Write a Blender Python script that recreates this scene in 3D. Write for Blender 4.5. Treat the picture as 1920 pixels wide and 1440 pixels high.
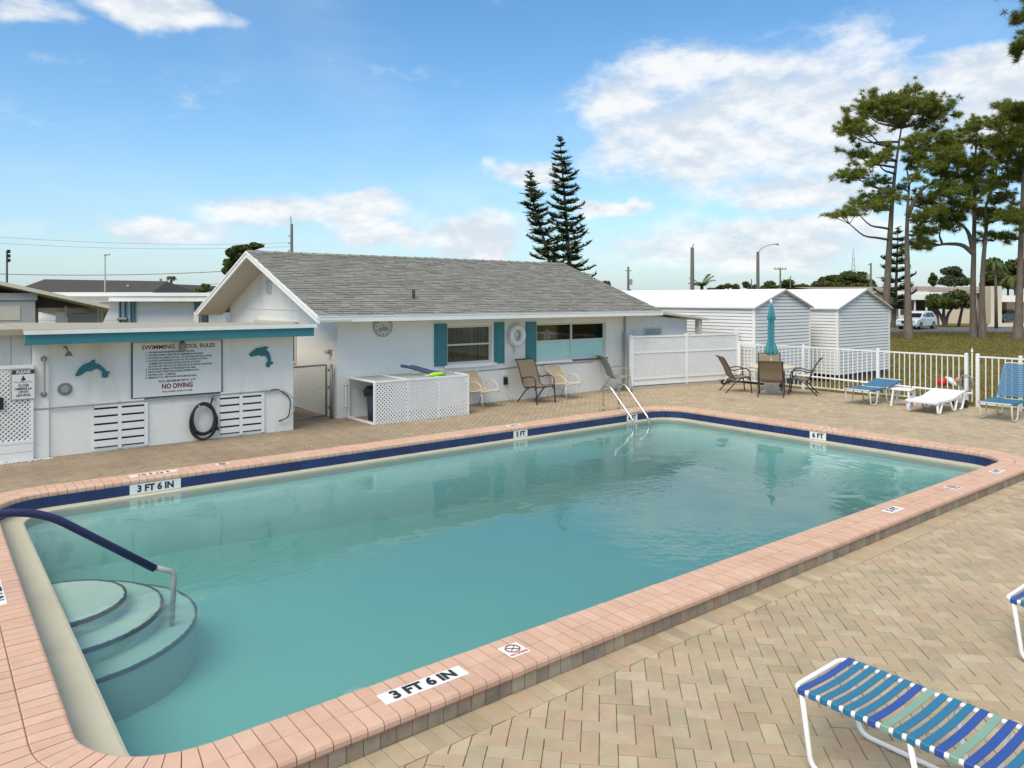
import bpy, math, random
from mathutils import Vector, Matrix, Euler
random.seed(7)
R = math.radians
for o in list(bpy.data.objects): bpy.data.objects.remove(o)
S = bpy.context.scene
COL = S.collection

# ------------------------------------------------------------------ camera, sky, sun, exposure
CAM_H, FPX, HZ, AZ = 2.5, 1400.0, 560.0, R(51.67)
FW = Vector((math.cos(AZ), math.sin(AZ))); RT = Vector((math.sin(AZ), -math.cos(AZ)))
cd = bpy.data.cameras.new('camera'); cam = bpy.data.objects.new('camera', cd); COL.objects.link(cam)
cam.location = (0, 0, CAM_H); cam.rotation_euler = (R(90), 0, AZ - R(90))
cd.sensor_width = 36; cd.lens = FPX / 1920 * 36; cd.shift_y = -(720 - HZ) / 1920
cd.clip_start = 0.05; cd.clip_end = 3000
S.camera = cam

SUN_EL, SUN_AZ = R(52), R(203)          # azimuth counted from +X towards +Y
SUN_STRENGTH, SKY_STRENGTH, EXPOSURE = 1.95, 0.092, 0.77
world = bpy.data.worlds.new('World'); S.world = world; world.use_nodes = True
W = world.node_tree; W.nodes.clear()
def wn(t, **k):
    n = W.nodes.new(t)
    for a, b in k.items(): setattr(n, a, b)
    return n
def wl(a, b): W.links.new(a, b)
def wm(op, a, b=None, c=None, clamp=False):
    n = wn('ShaderNodeMath', operation=op, use_clamp=clamp)
    for i, x in enumerate((a, b, c)):
        if x is None: continue
        if isinstance(x, (int, float)): n.inputs[i].default_value = x
        else: wl(x, n.inputs[i])
    return n.outputs[0]
sky = wn('ShaderNodeTexSky', sky_type='NISHITA'); sky.sun_disc = False
sky.sun_elevation = SUN_EL; sky.sun_rotation = R(90) - SUN_AZ
sky.air_density = 1.0; sky.dust_density = 0.15; sky.ozone_density = 3.0
tc = wn('ShaderNodeTexCoord'); sp = wn('ShaderNodeSeparateXYZ'); wl(tc.outputs['Generated'], sp.inputs[0])
X, Y, Z = sp.outputs
az = wm('ARCTAN2', Y, X)
hyp = wm('SQRT', wm('ADD', wm('MULTIPLY', X, X), wm('MULTIPLY', Y, Y)))
el = wm('ARCTAN2', Z, hyp)
# cloud banks by compass direction and elevation (degrees): azimuth, elevation, half widths, weight
CLOUDS = [(40.0, 13.9, 6.6, 3.9, 1), (32.4, 14.6, 7.4, 3.3, 1), (27.4, 12.0, 6.5, 4.7, 1), (34.6, 10.6, 10.9, 2.6, 1), (30.6, 7.6, 8.9, 1.8, 0.8), (66.1, 6.3, 7.2, 1.3, 1), (75.9, 5.2, 5.5, 1.2, 0.9), (63.8, 7.1, 3.6, 1.2, 1), (54.5, 4.8, 4.4, 1.8, 1), (34.2, 4.2, 11.1, 1.9, 1), (28.1, 4.9, 5.6, 1.7, 0.9), (50.6, 9.6, 2.7, 1.5, 0.9), (44.7, 6.8, 3.0, 0.8, 0.8), (84.4, 17.9, 2.6, 1.2, 1), (76.9, 19.3, 4.4, 1.3, 1), (19.8, 14.8, 3.8, 1.9, 1), (18.9, 12.5, 3.5, 2.8, 1), (61.4, 4.8, 5.5, 1.1, 0.8), (108.0, 12.0, 12.0, 3.0, 0.9), (0.0, 10.0, 12.0, 4.0, 0.9), (145.0, 16.0, 16.0, 4.0, 0.9), (-50.0, 12.0, 18.0, 4.0, 0.9), (-110.0, 14.0, 18.0, 4.0, 0.9), (-160.0, 10.0, 16.0, 4.0, 0.9)]
cxy0 = wn('ShaderNodeCombineXYZ'); wl(az, cxy0.inputs[0]); wl(el, cxy0.inputs[1])
wpn = wn('ShaderNodeTexNoise'); wpn.inputs['Scale'].default_value = 11; wpn.inputs['Detail'].default_value = 3; wl(tc.outputs['Generated'], wpn.inputs['Vector'])
cxy = wn('ShaderNodeVectorMath', operation='MULTIPLY_ADD'); wl(wpn.outputs['Color'], cxy.inputs[0]); cxy.inputs[1].default_value = (.14, .06, 0)
cx2 = wn('ShaderNodeVectorMath', operation='ADD'); wl(cxy0.outputs[0], cx2.inputs[0]); cx2.inputs[1].default_value = (-.07, -.03, 0); wl(cx2.outputs[0], cxy.inputs[2])
near = None
for a, e, sa, se, wgt in CLOUDS:
    v = wn('ShaderNodeVectorMath', operation='MULTIPLY_ADD'); wl(cxy.outputs[0], v.inputs[0]); k = 1 / wgt
    v.inputs[1].default_value = (k / R(sa), k / R(se), 0); v.inputs[2].default_value = (-k * R(a) / R(sa), -k * R(e) / R(se), 0)
    ln = wn('ShaderNodeVectorMath', operation='LENGTH'); wl(v.outputs[0], ln.inputs[0])
    near = ln.outputs['Value'] if near is None else wm('SMOOTH_MIN', near, ln.outputs['Value'], .35)
mk_ = wn('ShaderNodeMapRange', interpolation_type='SMOOTHSTEP'); wl(near, mk_.inputs[0])
for i_, v_ in ((1, .35), (2, 1.55), (3, 1.0), (4, 0.0)): mk_.inputs[i_].default_value = v_
high = wn('ShaderNodeMapRange', interpolation_type='SMOOTHSTEP'); wl(el, high.inputs[0]); high.inputs[1].default_value = R(23); high.inputs[2].default_value = R(38); high.inputs[4].default_value = .85
mask = wm('MAXIMUM', mk_.outputs[0], high.outputs[0])
mp = wn('ShaderNodeMapping'); mp.inputs['Scale'].default_value = (1, 1, 2.2); wl(tc.outputs['Generated'], mp.inputs[0])
def noise(scale, detail, rough, off=(0, 0, 0)):
    m2 = wn('ShaderNodeMapping'); m2.inputs['Location'].default_value = off; wl(mp.outputs[0], m2.inputs[0])
    n = wn('ShaderNodeTexNoise'); n.inputs['Scale'].default_value = scale; n.inputs['Detail'].default_value = detail
    n.inputs['Roughness'].default_value = rough; wl(m2.outputs[0], n.inputs['Vector']); return n.outputs['Fac']
n1 = noise(9, 8, .62); n2 = noise(9, 4, .60, (0, 0, -.035)); n3 = noise(3.0, 3, .55, (4, 2, 1))
dens = wm('ADD', wm('MULTIPLY', mask, .84), wm('MULTIPLY', wm('SUBTRACT', n1, .5), 1.7))
ss = wn('ShaderNodeMapRange', interpolation_type='SMOOTHSTEP'); wl(dens, ss.inputs[0])
ss.inputs[1].default_value = .10; ss.inputs[2].default_value = .86
# a thin veil of high haze
veil = wn('ShaderNodeMapRange', interpolation_type='SMOOTHSTEP'); wl(n3, veil.inputs[0]); veil.inputs[1].default_value = .45; veil.inputs[2].default_value = .75
cov = wm('MAXIMUM', wm('MULTIPLY', ss.outputs[0], .93), wm('MULTIPLY', veil.outputs[0], .16))
shade = wn('ShaderNodeMapRange'); wl(wm('SUBTRACT', n1, n2), shade.inputs[0]); shade.inputs[1].default_value = -.10; shade.inputs[2].default_value = .10
ccol = wn('ShaderNodeMix', data_type='RGBA'); wl(shade.outputs[0], ccol.inputs[0])
ccol.inputs[6].default_value = (4.5, 4.95, 5.45, 1); ccol.inputs[7].default_value = (6.3, 6.35, 6.35, 1)
hs = wn('ShaderNodeHueSaturation'); hs.inputs['Saturation'].default_value = 1.15; hs.inputs['Value'].default_value = 1.16; tint = wn('ShaderNodeMix', data_type='RGBA', blend_type='MULTIPLY'); tint.inputs[0].default_value = 1; wl(sky.outputs[0], tint.inputs[6]); tint.inputs[7].default_value = (.90, 1.02, 1.03, 1)
wl(tint.outputs[2], hs.inputs['Color'])
mixc = wn('ShaderNodeMix', data_type='RGBA'); wl(cov, mixc.inputs[0]); 
hz = wm('MULTIPLY', wm('EXPONENT', wm('MULTIPLY', wm('MAXIMUM', el, 0.0), -1 / R(7.5))), .92)
hmix = wn('ShaderNodeMix', data_type='RGBA'); wl(hz, hmix.inputs[0]); wl(hs.outputs[0], hmix.inputs[6]); hmix.inputs[7].default_value = (3.15, 3.8, 4.4, 1)
wl(hmix.outputs[2], mixc.inputs[6]); wl(ccol.outputs[2], mixc.inputs[7])
bg = wn('ShaderNodeBackground'); bg.inputs['Strength'].default_value = SKY_STRENGTH; wl(mixc.outputs[2], bg.inputs['Color'])
wo = wn('ShaderNodeOutputWorld'); wl(bg.outputs[0], wo.inputs[0])
world.cycles.sampling_method = 'MANUAL'; world.cycles.sample_map_resolution = 1024

sl = bpy.data.lights.new('sun', 'SUN'); so = bpy.data.objects.new('sun', sl); COL.objects.link(so)
sl.energy = SUN_STRENGTH; sl.angle = R(38); sl.color = (1.0, .90, .74)
sd = Vector((math.cos(SUN_EL) * math.cos(SUN_AZ), math.cos(SUN_EL) * math.sin(SUN_AZ), math.sin(SUN_EL)))
so.rotation_euler = sd.to_track_quat('Z', 'Y').to_euler(); so.location = (0, 0, 30)
S.view_settings.view_transform = 'Standard'; S.view_settings.look = 'None'
S.view_settings.exposure = EXPOSURE; S.view_settings.gamma = 1; S.view_settings.use_curve_mapping = False
S.render.engine = 'CYCLES'; S.cycles.use_denoising = True; S.cycles.denoiser = 'OPENIMAGEDENOISE'
S.cycles.max_bounces = 8; S.cycles.transparent_max_bounces = 16; S.cycles.use_adaptive_sampling = True

# ------------------------------------------------------------------ helpers
def at(px, py, d):                      # a point at depth d (metres) in front of the camera, seen in that direction
    r = FW + RT * ((px - 960) / FPX)
    return Vector((r.x * d, r.y * d, CAM_H + (HZ - py) / FPX * d))
def gnd(px, py, z=0.0):
    return at(px, py, (CAM_H - z) * FPX / (py - HZ))
def rootloc(o):
    v = Vector((0, 0, 0))
    while o is not None: v += o.location; o = o.parent
    return v
def tag(o, label=None, cat=None, group=None, kind=None):
    if label: o['label'] = label
    if cat: o['category'] = cat
    if group: o['group'] = group
    if kind: o['kind'] = kind
    return o
def thing(name, label, cat, loc=(0, 0, 0), rz=0, group=None):
    o = bpy.data.objects.new(name, None); COL.objects.link(o); o.empty_display_size = .1
    o.location = loc; o.rotation_euler = (0, 0, rz)
    return tag(o, label, cat, group)
def link(name, me, parent=None, loc=None):
    o = bpy.data.objects.new(name, me); COL.objects.link(o)
    if parent is not None: o.parent = parent
    if loc is not None: o.location = loc
    return o
def copy_tree(o, parent=None):
    c = o.copy(); COL.objects.link(c); c.parent = parent
    for ch in list(o.children): copy_tree(ch, c)
    return c
class MB:
    def __init__(s): s.v = []; s.f = []; s.rnd = []
    def add(s, vs, fs, rnd=None):
        b = len(s.v); s.v += [tuple(x) for x in vs]; s.f += [tuple(i + b for i in f) for f in fs]
        if rnd is not None: s.rnd += [rnd] * len(fs)
        return s
    def box(s, x0, y0, z0, x1, y1, z1):
        return s.add([(x0,y0,z0),(x1,y0,z0),(x1,y1,z0),(x0,y1,z0),(x0,y0,z1),(x1,y0,z1),(x1,y1,z1),(x0,y1,z1)],
                     [(0,3,2,1),(4,5,6,7),(0,1,5,4),(1,2,6,5),(2,3,7,6),(3,0,4,7)])
    def bar(s, p, q, w, h=None, up=(0, 0, 1)):
        p, q = Vector(p), Vector(q); h = h or w; d = (q - p).normalized(); up = Vector(up)
        if abs(d.dot(up)) > .99: up = Vector((1, 0, 0)) if abs(d.x) < .9 else Vector((0, 1, 0))
        a = d.cross(up).normalized() * (w / 2); b = a.normalized().cross(d).normalized() * (h / 2)
        vs = [p - a - b, p + a - b, p + a + b, p - a + b, q - a - b, q + a - b, q + a + b, q - a + b]
        return s.add(vs, [(0,1,2,3),(7,6,5,4),(4,5,1,0),(5,6,2,1),(6,7,3,2),(7,4,0,3)])
    def tube(s, pts, r, n=8, closed=False, cap=True):
        P = [Vector(p) for p in pts]; m = len(P); rr = r if isinstance(r, (list, tuple)) else [r] * m
        T = []
        for i in range(m):
            a = P[i - 1] if (i or closed) else P[0]; b = P[(i + 1) % m] if (i < m - 1 or closed) else P[-1]
            t = (b - a); T.append(t.normalized() if t.length > 1e-9 else Vector((0, 0, 1)))
        u = T[0].orthogonal().normalized(); vs = []
        for i in range(m):
            u = (u - T[i] * u.dot(T[i]))
            u = u.normalized() if u.length > 1e-6 else T[i].orthogonal().normalized()
            w = T[i].cross(u)
            for k in range(n):
                a = 2 * math.pi * k / n; vs.append(P[i] + (u * math.cos(a) + w * math.sin(a)) * rr[i])
        fs = []
        for i in range(m if closed else m - 1):
            j = (i + 1) % m
            for k in range(n):
                l = (k + 1) % n; fs.append((i*n+k, i*n+l, j*n+l, j*n+k))
        if cap and not closed: fs += [tuple(range(n - 1, -1, -1)), tuple((m - 1) * n + k for k in range(n))]
        return s.add(vs, fs)
    def lathe(s, prof, c=(0, 0, 0), n=16, cap=True):
        vs = []; fs = []
        for r, z in prof:
            for k in range(n):
                a = 2 * math.pi * k / n; vs.append((c[0] + r * math.cos(a), c[1] + r * math.sin(a), c[2] + z))
        for i in range(len(prof) - 1):
            for k in range(n):
                l = (k + 1) % n; fs.append((i*n+k, i*n+l, (i+1)*n+l, (i+1)*n+k))
        if cap: fs += [tuple(range(n - 1, -1, -1)), tuple((len(prof) - 1) * n + k for k in range(n))]
        return s.add(vs, fs)
    def prism(s, poly, o, u, v, w):      # 2D polygon in the plane o+u*a+v*b, thickness vector w
        o, u, v, w = Vector(o), Vector(u), Vector(v), Vector(w); n = len(poly)
        vs = [o + u * a + v * b for a, b in poly]; vs += [x + w for x in vs]
        fs = [tuple(range(n - 1, -1, -1)), tuple(range(n, 2 * n))] + [(i, (i + 1) % n, n + (i + 1) % n, n + i) for i in range(n)]
        return s.add(vs, fs)
    def mesh(s, name, mat=None, off=None, smooth=False):
        me = bpy.data.meshes.new(name)
        vs = s.v if off is None else [(x - off.x, y - off.y, z - off.z) for x, y, z in s.v]
        me.from_pydata(vs, [], s.f)
        if s.rnd:
            a = me.attributes.new('rnd', 'FLOAT', 'FACE'); a.data.foreach_set('value', s.rnd)
        if smooth: me.polygons.foreach_set('use_smooth', [True] * len(me.polygons))
        if mat: me.materials.append(mat)
        me.update(); return me
    def build(s, name, mat, parent=None, world=True, smooth=False, bevel=0, fix=True):
        off = rootloc(parent) if (world and parent is not None) else None
        me = s.mesh(name, mat, off, smooth)
        if fix:
            import bmesh
            bm = bmesh.new(); bm.from_mesh(me); bmesh.ops.recalc_face_normals(bm, faces=bm.faces); bm.to_mesh(me); bm.free()
        o = link(name, me, parent)
        if bevel:
            b = o.modifiers.new('bevel', 'BEVEL'); b.width = bevel; b.segments = 2; b.limit_method = 'ANGLE'
        if smooth:
            pass
        return o
def auto_smooth(o, ang=40):
    me = o.data; me.polygons.foreach_set('use_smooth', [True] * len(me.polygons)); me.set_sharp_from_angle(angle=R(ang)); return o
def box(name, mat, parent, x0, y0, z0, x1, y1, z1, bevel=0, world=True):
    return MB().box(x0, y0, z0, x1, y1, z1).build(name, mat, parent, world, bevel=bevel, fix=False)
def arc(c, r, a0, a1, n, u=(1, 0, 0), v=(0, 0, 1)):
    c, u, v = Vector(c), Vector(u), Vector(v)
    return [c + u * (r * math.cos(R(a0 + (a1 - a0) * i / n))) + v * (r * math.sin(R(a0 + (a1 - a0) * i / n))) for i in range(n + 1)]
def fillet(pts, r, n=5):                # round the corners of a polyline
    P = [Vector(p) for p in pts]; out = [P[0]]
    for i in range(1, len(P) - 1):
        a, b, c = P[i - 1], P[i], P[i + 1]; d1 = (a - b); d2 = (c - b)
        k = min(r, d1.length * .48, d2.length * .48); p, q = b + d1.normalized() * k, b + d2.normalized() * k
        for j in range(n + 1):
            t = j / n; out.append(p * (1 - t) ** 2 + b * 2 * t * (1 - t) + q * t * t)
    return out + [P[-1]]
FONT = None
def text(name, body, size, loc, rot, mat, parent, bold=0.0, sx=1.0, align='CENTER', world=True, space=1.0):
    c = bpy.data.curves.new(name, 'FONT'); c.body = body; c.size = size; c.align_x = align; c.align_y = 'CENTER'
    c.offset = bold; c.extrude = .0008; c.resolution_u = 3; c.space_line = space; c.materials.append(mat)
    tmp = bpy.data.objects.new(name, c); COL.objects.link(tmp); me = bpy.data.meshes.new_from_object(tmp); bpy.data.objects.remove(tmp); bpy.data.curves.remove(c)
    me.name = name; o = bpy.data.objects.new(name, me); COL.objects.link(o); o.parent = parent
    o.location = Vector(loc) - (rootloc(parent) if (parent is not None and world) else Vector((0, 0, 0))); o.rotation_euler = rot; o.scale = (sx, 1, 1)
    return o

# ------------------------------------------------------------------ materials
def lin(r, g, b):
    f = lambda c: (c / 255 / 12.92) if c <= 10 else ((c / 255 + .055) / 1.055) ** 2.4
    return (f(r), f(g), f(b), 1)
def mat(name, col, rough=.6, metal=0, var=0, vscale=6, dirt=None, dirt_amt=0, dscale=1.2, bump=0, bscale=40, rnd=None, rnd_cols=None, age=None, blocks=0, spec=.5, coat=0, stretch=None, trans=0):
    m = bpy.data.materials.new(name); m.use_nodes = True; N = m.node_tree.nodes; L = m.node_tree.links
    p = N['Principled BSDF']; p.inputs['Roughness'].default_value = rough; p.inputs['Metallic'].default_value = metal
    p.inputs['Specular IOR Level'].default_value = spec
    if coat: p.inputs['Coat Weight'].default_value = coat; p.inputs['Coat Roughness'].default_value = .08
    p.inputs['Base Color'].default_value = col
    g = N.new('ShaderNodeNewGeometry'); pos = g.outputs['Position']
    if stretch:
        mm = N.new('ShaderNodeMapping'); mm.inputs['Scale'].default_value = stretch; L.new(pos, mm.inputs[0]); pos = mm.outputs[0]
    cur = None
    def rgb(c):
        n = N.new('ShaderNodeRGB'); n.outputs[0].default_value = c; return n.outputs[0]
    cur = rgb(col)
    def ns(scale, detail=5, rough=.6):
        n = N.new('ShaderNodeTexNoise'); n.inputs['Scale'].default_value = scale; n.inputs['Detail'].default_value = detail
        n.inputs['Roughness'].default_value = rough; L.new(pos, n.inputs['Vector']); return n.outputs['Fac']
    def mix(f, a, b, mode='MIX'):
        n = N.new('ShaderNodeMix'); n.data_type = 'RGBA'; n.blend_type = mode
        if isinstance(f, float): n.inputs[0].default_value = f
        else: L.new(f, n.inputs[0])
        L.new(a, n.inputs[6]); L.new(b, n.inputs[7]); return n.outputs[2]
    def mr(x, a, b, c, d, smooth=False):
        n = N.new('ShaderNodeMapRange'); L.new(x, n.inputs[0])
        if smooth: n.interpolation_type = 'SMOOTHSTEP'
        for i, q in enumerate((a, b, c, d)): n.inputs[i + 1].default_value = q
        return n.outputs[0]
    if rnd:
        if rnd == 'obj': r = N.new('ShaderNodeObjectInfo').outputs['Random']
        else:
            a = N.new('ShaderNodeAttribute'); a.attribute_name = 'rnd'; r = a.outputs['Fac']
        cr = N.new('ShaderNodeValToRGB'); cr.color_ramp.interpolation = 'LINEAR'; E = cr.color_ramp.elements
        n = len(rnd_cols); E[0].color = rnd_cols[0]; E[0].position = 0; E[1].color = rnd_cols[-1]; E[1].position = 1
        for i in range(1, n - 1):
            e = E.new(i / (n - 1)); e.color = rnd_cols[i]
        L.new(r, cr.inputs[0]); cur = cr.outputs[0]
    if var:
        v = mr(ns(vscale), .25, .75, 1 - var, 1 + var)
        h = N.new('ShaderNodeHueSaturation'); L.new(v, h.inputs['Value']); L.new(cur, h.inputs['Color']); cur = h.outputs[0]
    if dirt:
        f = mr(ns(dscale, 8, .65), .46, .78, 0, dirt_amt, True); cur = mix(f, cur, rgb(dirt))
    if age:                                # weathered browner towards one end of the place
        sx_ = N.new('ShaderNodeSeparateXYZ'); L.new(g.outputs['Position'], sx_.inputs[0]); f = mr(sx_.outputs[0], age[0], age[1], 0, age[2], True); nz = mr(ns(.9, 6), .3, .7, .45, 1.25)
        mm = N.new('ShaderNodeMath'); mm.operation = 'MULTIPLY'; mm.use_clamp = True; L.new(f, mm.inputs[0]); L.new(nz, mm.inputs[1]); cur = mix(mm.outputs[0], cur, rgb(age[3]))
    L.new(cur, p.inputs['Base Color'])
    if blocks:                             # faint courses of painted block
        sx_ = N.new('ShaderNodeSeparateXYZ'); L.new(g.outputs['Position'], sx_.inputs[0]); ax = N.new('ShaderNodeMath'); L.new(sx_.outputs[0], ax.inputs[0]); L.new(sx_.outputs[1], ax.inputs[1])
        cb = N.new('ShaderNodeCombineXYZ'); L.new(ax.outputs[0], cb.inputs[0]); L.new(sx_.outputs[2], cb.inputs[1]); bt = N.new('ShaderNodeTexBrick'); L.new(cb.outputs[0], bt.inputs['Vector'])
        bt.inputs['Scale'].default_value = 1; bt.inputs['Mortar Size'].default_value = .006; bt.inputs['Mortar Smooth'].default_value = .6; bt.inputs['Brick Width'].default_value = .4; bt.inputs['Row Height'].default_value = .2
        bk = N.new('ShaderNodeBump'); bk.invert = True; bk.inputs['Strength'].default_value = blocks; bk.inputs['Distance'].default_value = .004; L.new(bt.outputs['Fac'], bk.inputs['Height'])
    if bump:
        b = N.new('ShaderNodeBump'); b.inputs['Strength'].default_value = bump; b.inputs['Distance'].default_value = .01
        L.new(ns(bscale, 6), b.inputs['Height'])
        if blocks: L.new(bk.outputs[0], b.inputs['Normal'])
        L.new(b.outputs[0], p.inputs['Normal'])
        rr = mr(ns(bscale * .3), .3, .7, max(0, rough - .08), min(1, rough + .08)); L.new(rr, p.inputs['Roughness'])
    if trans:
        t = N.new('ShaderNodeBsdfTranslucent'); L.new(cur, t.inputs[0]); ms = N.new('ShaderNodeMixShader'); ms.inputs[0].default_value = trans
        L.new(p.outputs[0], ms.inputs[1]); L.new(t.outputs[0], ms.inputs[2]); L.new(ms.outputs[0], N['Material Output'].inputs[0])
    return m
M = {}
def dm(k, *a, **kw): M[k] = mat(k, *a, **kw)
dm('wall', (.82, .81, .76, 1), .75, var=.03, vscale=1.5, stretch=(1, 1, .3), blocks=.5, dirt=(.50, .45, .34, 1), dirt_amt=.45, dscale=1.4, bump=.15, bscale=60)
dm('hutwall', (.80, .79, .74, 1), .75, var=.03, vscale=1.5, stretch=(1, 1, .3), blocks=.3, dirt=(.45, .40, .30, 1), dirt_amt=.55, dscale=1.6, bump=.15, bscale=60)
dm('white', (.80, .80, .78, 1), .45, var=.03, vscale=3, dirt=(.5, .47, .38, 1), dirt_amt=.2)
dm('trim', (.82, .82, .80, 1), .5, var=.02, vscale=2, dirt=(.45, .43, .38, 1), dirt_amt=.25)
dm('teal', (.035, .20, .225, 1), .5, var=.08, vscale=4, dirt=(.10, .22, .22, 1), dirt_amt=.3)
dm('dolphin', (.03, .15, .19, 1), .45, var=.15, vscale=14)
PAV = [(.35,.285,.185,1), (.43,.35,.235,1), (.39,.315,.205,1), (.45,.335,.23,1), (.395,.33,.23,1), (.47,.39,.27,1), (.425,.31,.21,1), (.35,.295,.205,1)]
for k in ('obj', 'att'):
    dm('paver_' + k, (.4, .33, .24, 1), .85, rnd=k, rnd_cols=PAV, var=.10, vscale=9, dirt=(.22, .175, .125, 1), dirt_amt=.4, dscale=1.6, bump=.35, bscale=160, spec=.25)
    dm('cope_' + k, (.6, .36, .25, 1), .75, rnd=k, rnd_cols=[(.58,.37,.27,1), (.61,.40,.295,1), (.565,.355,.255,1), (.62,.415,.315,1), (.575,.38,.285,1)], var=.08, vscale=7, dirt=(.38, .25, .175, 1), dirt_amt=.5, dscale=1.4, bump=.2, bscale=120, spec=.3)
    dm('shingle_' + k, (.16, .16, .16, 1), .95, rnd=k, rnd_cols=[(.19,.187,.168,1), (.255,.25,.225,1), (.22,.215,.194,1), (.28,.273,.247,1), (.20,.196,.176,1)], var=.18, vscale=25, dirt=(.20, .195, .16, 1), dirt_amt=.4, dscale=.7, bump=.5, bscale=220, spec=.2)
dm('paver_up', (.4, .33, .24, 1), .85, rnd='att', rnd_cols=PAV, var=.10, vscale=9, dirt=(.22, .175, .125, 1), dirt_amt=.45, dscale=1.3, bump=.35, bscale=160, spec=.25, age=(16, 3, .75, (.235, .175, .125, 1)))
dm('mortar', (.23, .17, .115, 1), .95, var=.15, vscale=20, spec=.2)
dm('copemortar', (.36, .20, .12, 1), .95, var=.1, vscale=20, spec=.2)
dm('riser', (.3, .25, .2, 1), .85, rnd='obj', rnd_cols=[(.27,.215,.155,1), (.35,.285,.205,1), (.32,.22,.16,1), (.39,.335,.25,1), (.25,.205,.155,1)], var=.12, vscale=12, dirt=(.1, .085, .07, 1), dirt_amt=.5, dscale=5, bump=.3, bscale=150)
dm('ledge', (.48, .455, .34, 1), .6, var=.06, vscale=3, dirt=(.30, .32, .25, 1), dirt_amt=.45, dscale=1.7, bump=.1, bscale=60)
dm('plaster', (.44, .69, .64, 1), .7, var=.05, vscale=1.0, dirt=(.34, .53, .48, 1), dirt_amt=.3, dscale=.5)
dm('tread', (.36, .48, .42, 1), .7, var=.05, vscale=2.0, dirt=(.34, .43, .39, 1), dirt_amt=.4, dscale=1.5)
dm('nosing', (.02, .03, .035, 1), .4)
dm('tile', (.01, .02, .14, 1), .18, rnd='obj', rnd_cols=[(.016,.026,.095,1), (.022,.036,.12,1), (.019,.031,.105,1)], var=.1, vscale=8, spec=.6)
dm('grout', (.07, .08, .16, 1), .8)
dm('marker', (.74, .74, .72, 1), .5, var=.04)
dm('black', (.012, .012, .013, 1), .5)
dm('blackrub', (.02, .02, .022, 1), .6, var=.1)
dm('maroon', (.16, .012, .01, 1), .6)
dm('darkgrey', (.045, .045, .05, 1), .6)
dm('red', (.6, .02, .025, 1), .4)
dm('steel', (.62, .60, .56, 1), .22, metal=1, var=.05)
dm('galv', (.30, .29, .27, 1), .55, metal=.6, var=.2, vscale=20)
dm('railblue', (.012, .017, .075, 1), .5, var=.06)
dm('grey', (.33, .33, .32, 1), .6, var=.06)
dm('soffit', (.58, .55, .46, 1), .75, var=.04)
dm('glass_dark', (.03, .03, .026, 1), .06, var=0, spec=.7)
dm('glass_teal', (.42, .72, .68, 1), .25, spec=.6, var=.04)
dm('curtain', (.27, .25, .2, 1), .9, var=.1, vscale=12)
dm('winframe', (.62, .61, .55, 1), .45, var=.03)
dm('brownmetal', (.05, .042, .036, 1), .4, var=.08)
dm('brownsling', (.235, .18, .115, 1), .8, bump=.2, bscale=300, var=.05)
dm('creammetal', (.62, .58, .48, 1), .45)
dm('tansling', (.50, .39, .26, 1), .8, bump=.2, bscale=300, var=.05)
dm('sagesling', (.28, .31, .27, 1), .8, var=.05)
dm('sagemetal', (.30, .33, .30, 1), .5)
dm('canopy', (.05, .235, .275, 1), .7, var=.08, vscale=8)
dm('plastic', (.78, .79, .79, 1), .4, var=.02)
dm('bin', (.045, .06, .10, 1), .5, var=.05)
dm('noodle', (.03, .045, .20, 1), .7)
dm('green', (.36, .68, .03, 1), .6)
dm('siding', (.74, .74, .73, 1), .5, var=.03, vscale=2, dirt=(.45, .43, .33, 1), dirt_amt=.25, dscale=.5)
dm('roofwhite', (.80, .80, .77, 1), .5, var=.03, dirt=(.5, .48, .42, 1), dirt_amt=.2, dscale=.6)
dm('hutroof', (.34, .31, .235, 1), .85, var=.08, vscale=2, dirt=(.26, .24, .19, 1), dirt_amt=.7, dscale=1.0, stretch=(.35, 1.5, 1))
dm('concrete', (.46, .42, .36, 1), .9, var=.08, vscale=5, dirt=(.3, .27, .22, 1), dirt_amt=.5, bump=.2, bscale=60)
dm('lawn', (.145, .118, .028, 1), 1.0, var=.22, vscale=.35, dirt=(.10, .094, .024, 1), dirt_amt=.8, dscale=.12, bump=.8, bscale=30, spec=.1)
dm('grass', (.17, .15, .04, 1), .9, rnd='att', rnd_cols=[(.15,.125,.03,1), (.19,.155,.04,1), (.165,.145,.036,1), (.21,.17,.05,1)], spec=.1, trans=.45)
dm('asphalt', (.12, .12, .12, 1), .9, var=.1, vscale=2, bump=.3, bscale=60)
dm('bark', (.18, .148, .122, 1), .95, var=.3, vscale=6, stretch=(1, 1, .3), bump=.8, bscale=16, spec=.1)
dm('barkgrey', (.13, .11, .092, 1), .95, var=.2, vscale=4, bump=.5, bscale=12, spec=.1)
dm('needle', (.06, .09, .016, 1), .7, rnd='att', rnd_cols=[(.12,.155,.034,1), (.21,.26,.044,1), (.30,.325,.055,1), (.165,.21,.036,1)], spec=.2, trans=.45)
dm('norfolk', (.03, .05, .018, 1), .7, rnd='att', rnd_cols=[(.04,.062,.022,1), (.085,.11,.03,1), (.06,.085,.026,1)], spec=.2, trans=.35)
dm('leaf', (.05, .075, .02, 1), .65, rnd='att', rnd_cols=[(.055,.075,.022,1), (.10,.125,.03,1), (.15,.165,.045,1), (.07,.095,.026,1)], spec=.3, trans=.3)
dm('leafpale', (.05, .075, .02, 1), .65, rnd='att', rnd_cols=[(.07,.085,.045,1), (.11,.125,.065,1), (.14,.15,.09,1), (.09,.105,.05,1)], spec=.3, trans=.3)
dm('palm', (.06, .10, .02, 1), .5, rnd='att', rnd_cols=[(.05,.085,.016,1), (.11,.16,.03,1), (.07,.11,.02,1)], spec=.4, trans=.3)
dm('woodpole', (.13, .115, .10, 1), .95, var=.2, vscale=5, stretch=(1, 1, .2))
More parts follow.
